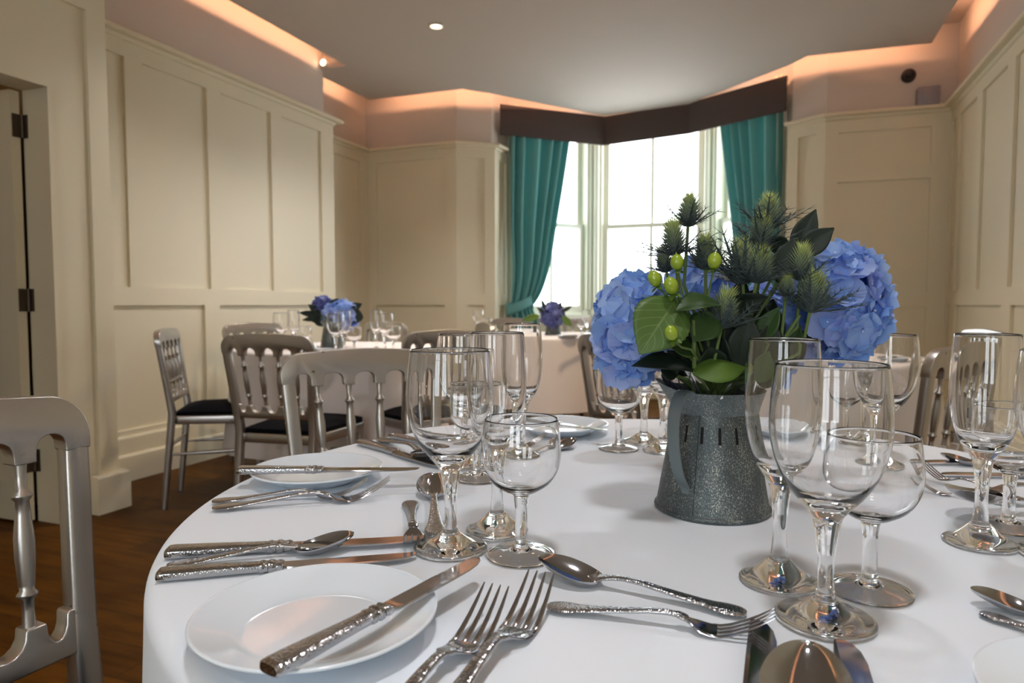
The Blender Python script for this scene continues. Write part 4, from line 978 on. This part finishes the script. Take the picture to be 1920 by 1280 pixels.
def thistle(label, px, py, d, size=1.0, lean=(0, 0), nb=12, blen=.026, seed=0, stem_to=None, up=.75):
    rnd = random.Random(seed+50); tip = P3(px+lean[0], py+lean[1]-30, d); c = P3(px, py, d)
    o = thing('thistle', label, 'flower', c, group='sea holly thistles in the front bouquet'); z = (tip-c).normalized(); Q = z.to_track_quat('Z', 'Y').to_matrix().to_4x4()
    H, rr = .034*size, .0088*size
    cone = MB()
    cone.lathe([(0, -.001)] + [(rr*math.sin(math.pi*(.12+.85*k/10))**.7*(1-.25*(k/10)), H*k/10) for k in range(11)] + [(0, H*1.01)], 12, 0, Q)
    n = 340
    for k in range(n):
        u = (k+.5)/n; a = k*2.399963; r = rr*math.sin(math.pi*(.12+.85*u))**.7*(1-.25*u); p = Vector((r*math.cos(a), r*math.sin(a), H*u))
        dr = Vector((math.cos(a), math.sin(a), .55+1.6*u**2)).normalized(); ln = .0104*size*rnd.uniform(.7, 1.3); w = .00055*size; tn = Vector((-math.sin(a), math.cos(a), 0)); bn = dr.cross(tn)
        cone.add([p+tn*w, p-tn*.5*w+bn*w, p-tn*.5*w-bn*w, p+dr*ln], [(0, 1, 3), (1, 2, 3), (2, 0, 3)], 0, Q)
    cone.build('flower_cone', M['thistle'], o, angle=180)
    br = MB()
    nb += 4
    for k in range(nb):
        a = 2*math.pi*k/nb + rnd.uniform(-.2, .2); el = rnd.uniform(.15, 1.0)*up; ln = 1.32*blen*size*rnd.uniform(.75, 1.25)
        dr = Vector((math.cos(a)*math.cos(el), math.sin(a)*math.cos(el), math.sin(el))); side = Vector((-math.sin(a), math.cos(a), 0)); nn = dr.cross(side)
        p0 = Vector((rr*.5*math.cos(a), rr*.5*math.sin(a), .001)); w = .0016*size
        pts = [p0 + dr*(ln*t) + Vector((0, 0, .12*ln*t*t)) for t in (0, .35, .7, 1)]; ws = [w*.8, w, w*.6, .0001]
        vs = []
        for p, q in zip(pts, ws): vs += [p-side*q, p+nn*q*.4, p+side*q]
        fs = []
        for i in range(3):
            for j in range(2): fs.append((3*i+j, 3*i+j+1, 3*i+4+j, 3*i+3+j))
        br.add(vs, fs, 0, Q)
        for t in (.25, .4, .55, .7, .85):
            for sg in (-1, 1):
                p = p0 + dr*(ln*t) + Vector((0, 0, .12*ln*t*t)); e = p + (side*sg*.75 + dr*.8 + nn*.3*rnd.uniform(-1, 1)).normalized()*ln*.32; q = .0006*size
                br.add([p-dr*q*1.3, p+dr*q*1.3, p+nn*q, e], [(0, 1, 3), (1, 2, 3), (2, 0, 3)], 0, Q)
    br.build('bract_collar', M['bract'], o, angle=180)
    e = (Vector(stem_to) if stem_to else MOUTH + Vector((rnd.uniform(-.02, .02), rnd.uniform(-.02, .02), 0))) - c
    st = MB(); st.tube([(0, 0, 0), -z*e.length*.33, e*.66 - z*e.length*.08, e], [.0017, .0018, .0021, .0024], 8); st.build('stem', M['stem'], o)
thistle('tallest thistle, standing clear in front of the window', 1290, 424, .745, .95, (2, 0), 11, .024, 1)
thistle('second tallest thistle, left of the tallest, with drooping bracts', 1266, 478, .735, 1.0, (-3, 0), 12, .030, 2, up=.35)
thistle('thistle half hidden behind the right green berry', 1323, 505, .745, 1.0, (0, 0), 12, .026, 3)
thistle('pale green thistle at the top middle of the front bouquet', 1435, 432, .755, 1.05, (4, 0), 13, .028, 4)
thistle('thistle just under the pale green top one', 1425, 462, .745, .95, (3, 0), 13, .030, 5)
thistle('dark bristly thistle in the middle of the front bouquet', 1393, 532, .735, 1.25, (-2, 0), 26, .032, 6, up=1.1)
thistle('thistle with a lime tip right of the dark bristly one', 1418, 530, .715, 1.0, (6, 0), 16, .024, 7)
thistle('thistle standing before the big right hydrangea', 1500, 525, .725, 1.0, (2, 0), 12, .022, 8)
thistle('small pale thistle bud low right of the middle', 1473, 556, .715, .62, (3, 0), 10, .024, 9, up=.3)
thistle('large dark thistle before the right hydrangea, low', 1518, 585, .710, 1.12, (6, 0), 22, .030, 10)
thistle('dark thistle low in the middle, above the bright leaf', 1352, 615, .705, 1.1, (6, 0), 20, .026, 11)
thistle('thistle behind, peeping between hydrangea and window', 1250, 510, .79, .8, (-6, 0), 12, .022, 12)

# hypericum berries
def sprig(label, node, berries, foot):
    node = Vector(node); o = thing('berry_sprig', label, 'berries', node, group='green berry sprigs in the front bouquet')
    st = MB(); e = Vector(foot)-node; st.tube([e, e*.5+Vector((.002, 0, .004)), (0, 0, 0)], [.0022, .0018, .0016], 8)
    for p, q in berries: st.tube([(0, 0, 0), (Vector(p)-node)*.55 + Vector((0, 0, -.003)), Vector(p)-node], [.0015, .0012, .0011], 6)
    st.build('stem', M['stem'], o)
    for p, q in berries:
        v = Vector(p)-node; z = (v.normalized()*.6 + Vector((0, 0, .8))).normalized(); Q = Matrix.Translation(v) @ z.to_track_quat('Z', 'Y').to_matrix().to_4x4()
        b = MB(); b.lathe([(0, 0)] + [(q*math.sin(R(15*k)), q*1.25*(1-math.cos(R(15*k)))) for k in range(1, 12)] + [(.0006, q*2.52), (.0003, q*2.75), (0, q*2.76)], 16, 0, Q); bo = b.build('berry', M['berry'], o, angle=180)
        c = MB()
        for k in range(5):
            a = 2*math.pi*k/5; d0 = Vector((math.cos(a), math.sin(a), 0)); leaf(c, Vector((0, 0, 0)), d0*q*1.3+Vector((0, 0, q*(.1 if k % 2 else -.5))), q*.9, (0, 0, 1), nu=5, nv=2)
        for i, vv in enumerate(c.v): c.v[i] = tuple(Q @ Vector(vv))
        c.build('calyx', M['leaf_lime'], bo, angle=180)
sprig('sprig with three green berries above the toothed leaf', P3(1291, 585, .70), [(P3(1271, 507, .70), .0068), (P3(1233, 537, .695), .0068), (P3(1262, 551, .682), .0072)], MOUTH)
sprig('sprig with one green berry right of the other berries', P3(1318, 590, .70), [(P3(1338, 505, .695), .0070)], MOUTH)
sprig('single lime berry low before the toothed leaf', P3(1296, 655, .685), [(P3(1263, 637, .664), .0064)], MOUTH)
# fresh green stalks between flowers and jug
for k, (a, b, lab) in enumerate((((1300, 600, .69), (1302, 690, .70), 'pale green stalk left in the bouquet'), ((1500, 590, .715), (1425, 700, .745), 'slanting green stalk below the low right thistle'), ((1440, 640, .71), (1400, 705, .735), 'short slanting stalk in the middle of the bouquet'))):
    p, q = P3(*a), P3(*b); s = MB(); s.tube([(0, 0, 0), (p-q)*.5, p-q], [.0024, .0022, .0018], 8); o = s.build('flower_stalk', M['stem']); o.location = q; tag(o, lab, 'stalk')
# cellophane collar in the jug mouth
mb = MB(); rnd = random.Random(3); ph = [rnd.uniform(0, 6.28) for _ in range(8)]
def cel(i, j):
    a = 2*math.pi*i; r = .040 + .016*j + .003*math.sin(7*a+ph[0])*j + .0022*math.sin(13*a+ph[1]+4*j); z = .010 + .042*j*(.75+.35*math.sin(3*a+ph[2]) + .2*math.sin(8*a+ph[3])) + .002*math.sin(19*a+6*j)
    return (r*math.cos(a), r*math.sin(a), z)
mb.grid(cel, 110, 9, uv=False); o = mb.build('cellophane_wrap', M['cello'], angle=25); o.location = JC + Vector((0, 0, .113))
tag(o, 'crumpled clear cellophane showing above the rim of the front jug', 'wrapping')

# the two far bouquets
hydrangea(P3(638, 592, 3.72), .085, .08, .075, 60, 'blue hydrangea bunch in the jug on the left rear table', VL+Vector((0, 0, .12)), scale=1.5, seed=6, cut=-.9)
hydrangea(P3(606, 572, 3.74), .045, .045, .04, 24, 'small lilac flower left on top of the left rear bouquet', VL+Vector((0, 0, .12)), scale=1.3, seed=7, meshes=FV, cut=-.9)
hydrangea(P3(1036, 590, 5.12), .082, .08, .085, 60, 'violet hydrangea head in the jug on the bay table', VM+Vector((0, 0, .12)), meshes=FV, scale=1.5, seed=8, cut=-.9)
def far_leaf(label, a, b, d, w, m, foot): leaf_thing(label, P3(*a, d), P3(*b, d), w, M[m], stalk_to=foot, group='leaves of the far bouquets', nu=8, nv=4)
fv = VL+Vector((0, 0, .12)); fm = VM+Vector((0, 0, .12))
for a, b, w, lab in (((600, 590), (560, 586), .035, 'far pointed leaf reaching left, upper one, left rear bouquet'), ((600, 595), (566, 600), .03, 'far pointed leaf reaching left, lower one, left rear bouquet'), ((602, 590), (578, 570), .04, 'far leaf rising left in the left rear bouquet'), ((598, 606), (588, 582), .07, 'far broad leaf under the lilac flower'), ((606, 612), (598, 590), .07, 'far inner leaf left of the far blue bunch'),
                     ((622, 580), (634, 559), .06, 'far leaf on top of the left rear bouquet'), ((655, 580), (679, 569), .045, 'far leaf pointing right, left rear bouquet'), ((660, 606), (668, 574), .10, 'far round leaf right of the blue bunch'), ((612, 618), (622, 600), .05, 'far leaf low over the left rear jug')):
    far_leaf(lab, a, b, 3.70, w, 'leaf_dark', fv)
for a, b, w, lab, m in (((1012, 592), (979, 600), .055, 'far bright leaf pointing left at the bay table', 'leaf_lime'), ((1054, 592), (1072, 612), .05, 'far bright leaf hanging right at the bay table', 'leaf_lime'), ((1022, 580), (1015, 560), .03, 'far dark twig leaf, left on the bay bouquet', 'leaf_dark'), ((1048, 580), (1052, 565), .03, 'far dark twig leaf, middle right on the bay bouquet', 'leaf_dark'), ((1052, 585), (1074, 573), .028, 'far dark twig leaf, right on the bay bouquet', 'leaf_dark'), ((1020, 585), (1006, 576), .025, 'far dark twig leaf, lower left on the bay bouquet', 'leaf_dark')):
    far_leaf(lab, a, b, 5.05, w, m, fm)
# refracted light of the lamps reaches the cloth through the glasses
for o in COL.objects:
    if o.type == 'LIGHT' and o.data.type == 'SPOT': o.data.cycles.is_caustics_light = True
    elif o.type == 'MESH' and o.data.materials and o.data.materials[0] == M['glass']: o.cycles.is_caustics_caster = True
    elif o.name.startswith('tablecloth'): o.cycles.is_caustics_receiver = True
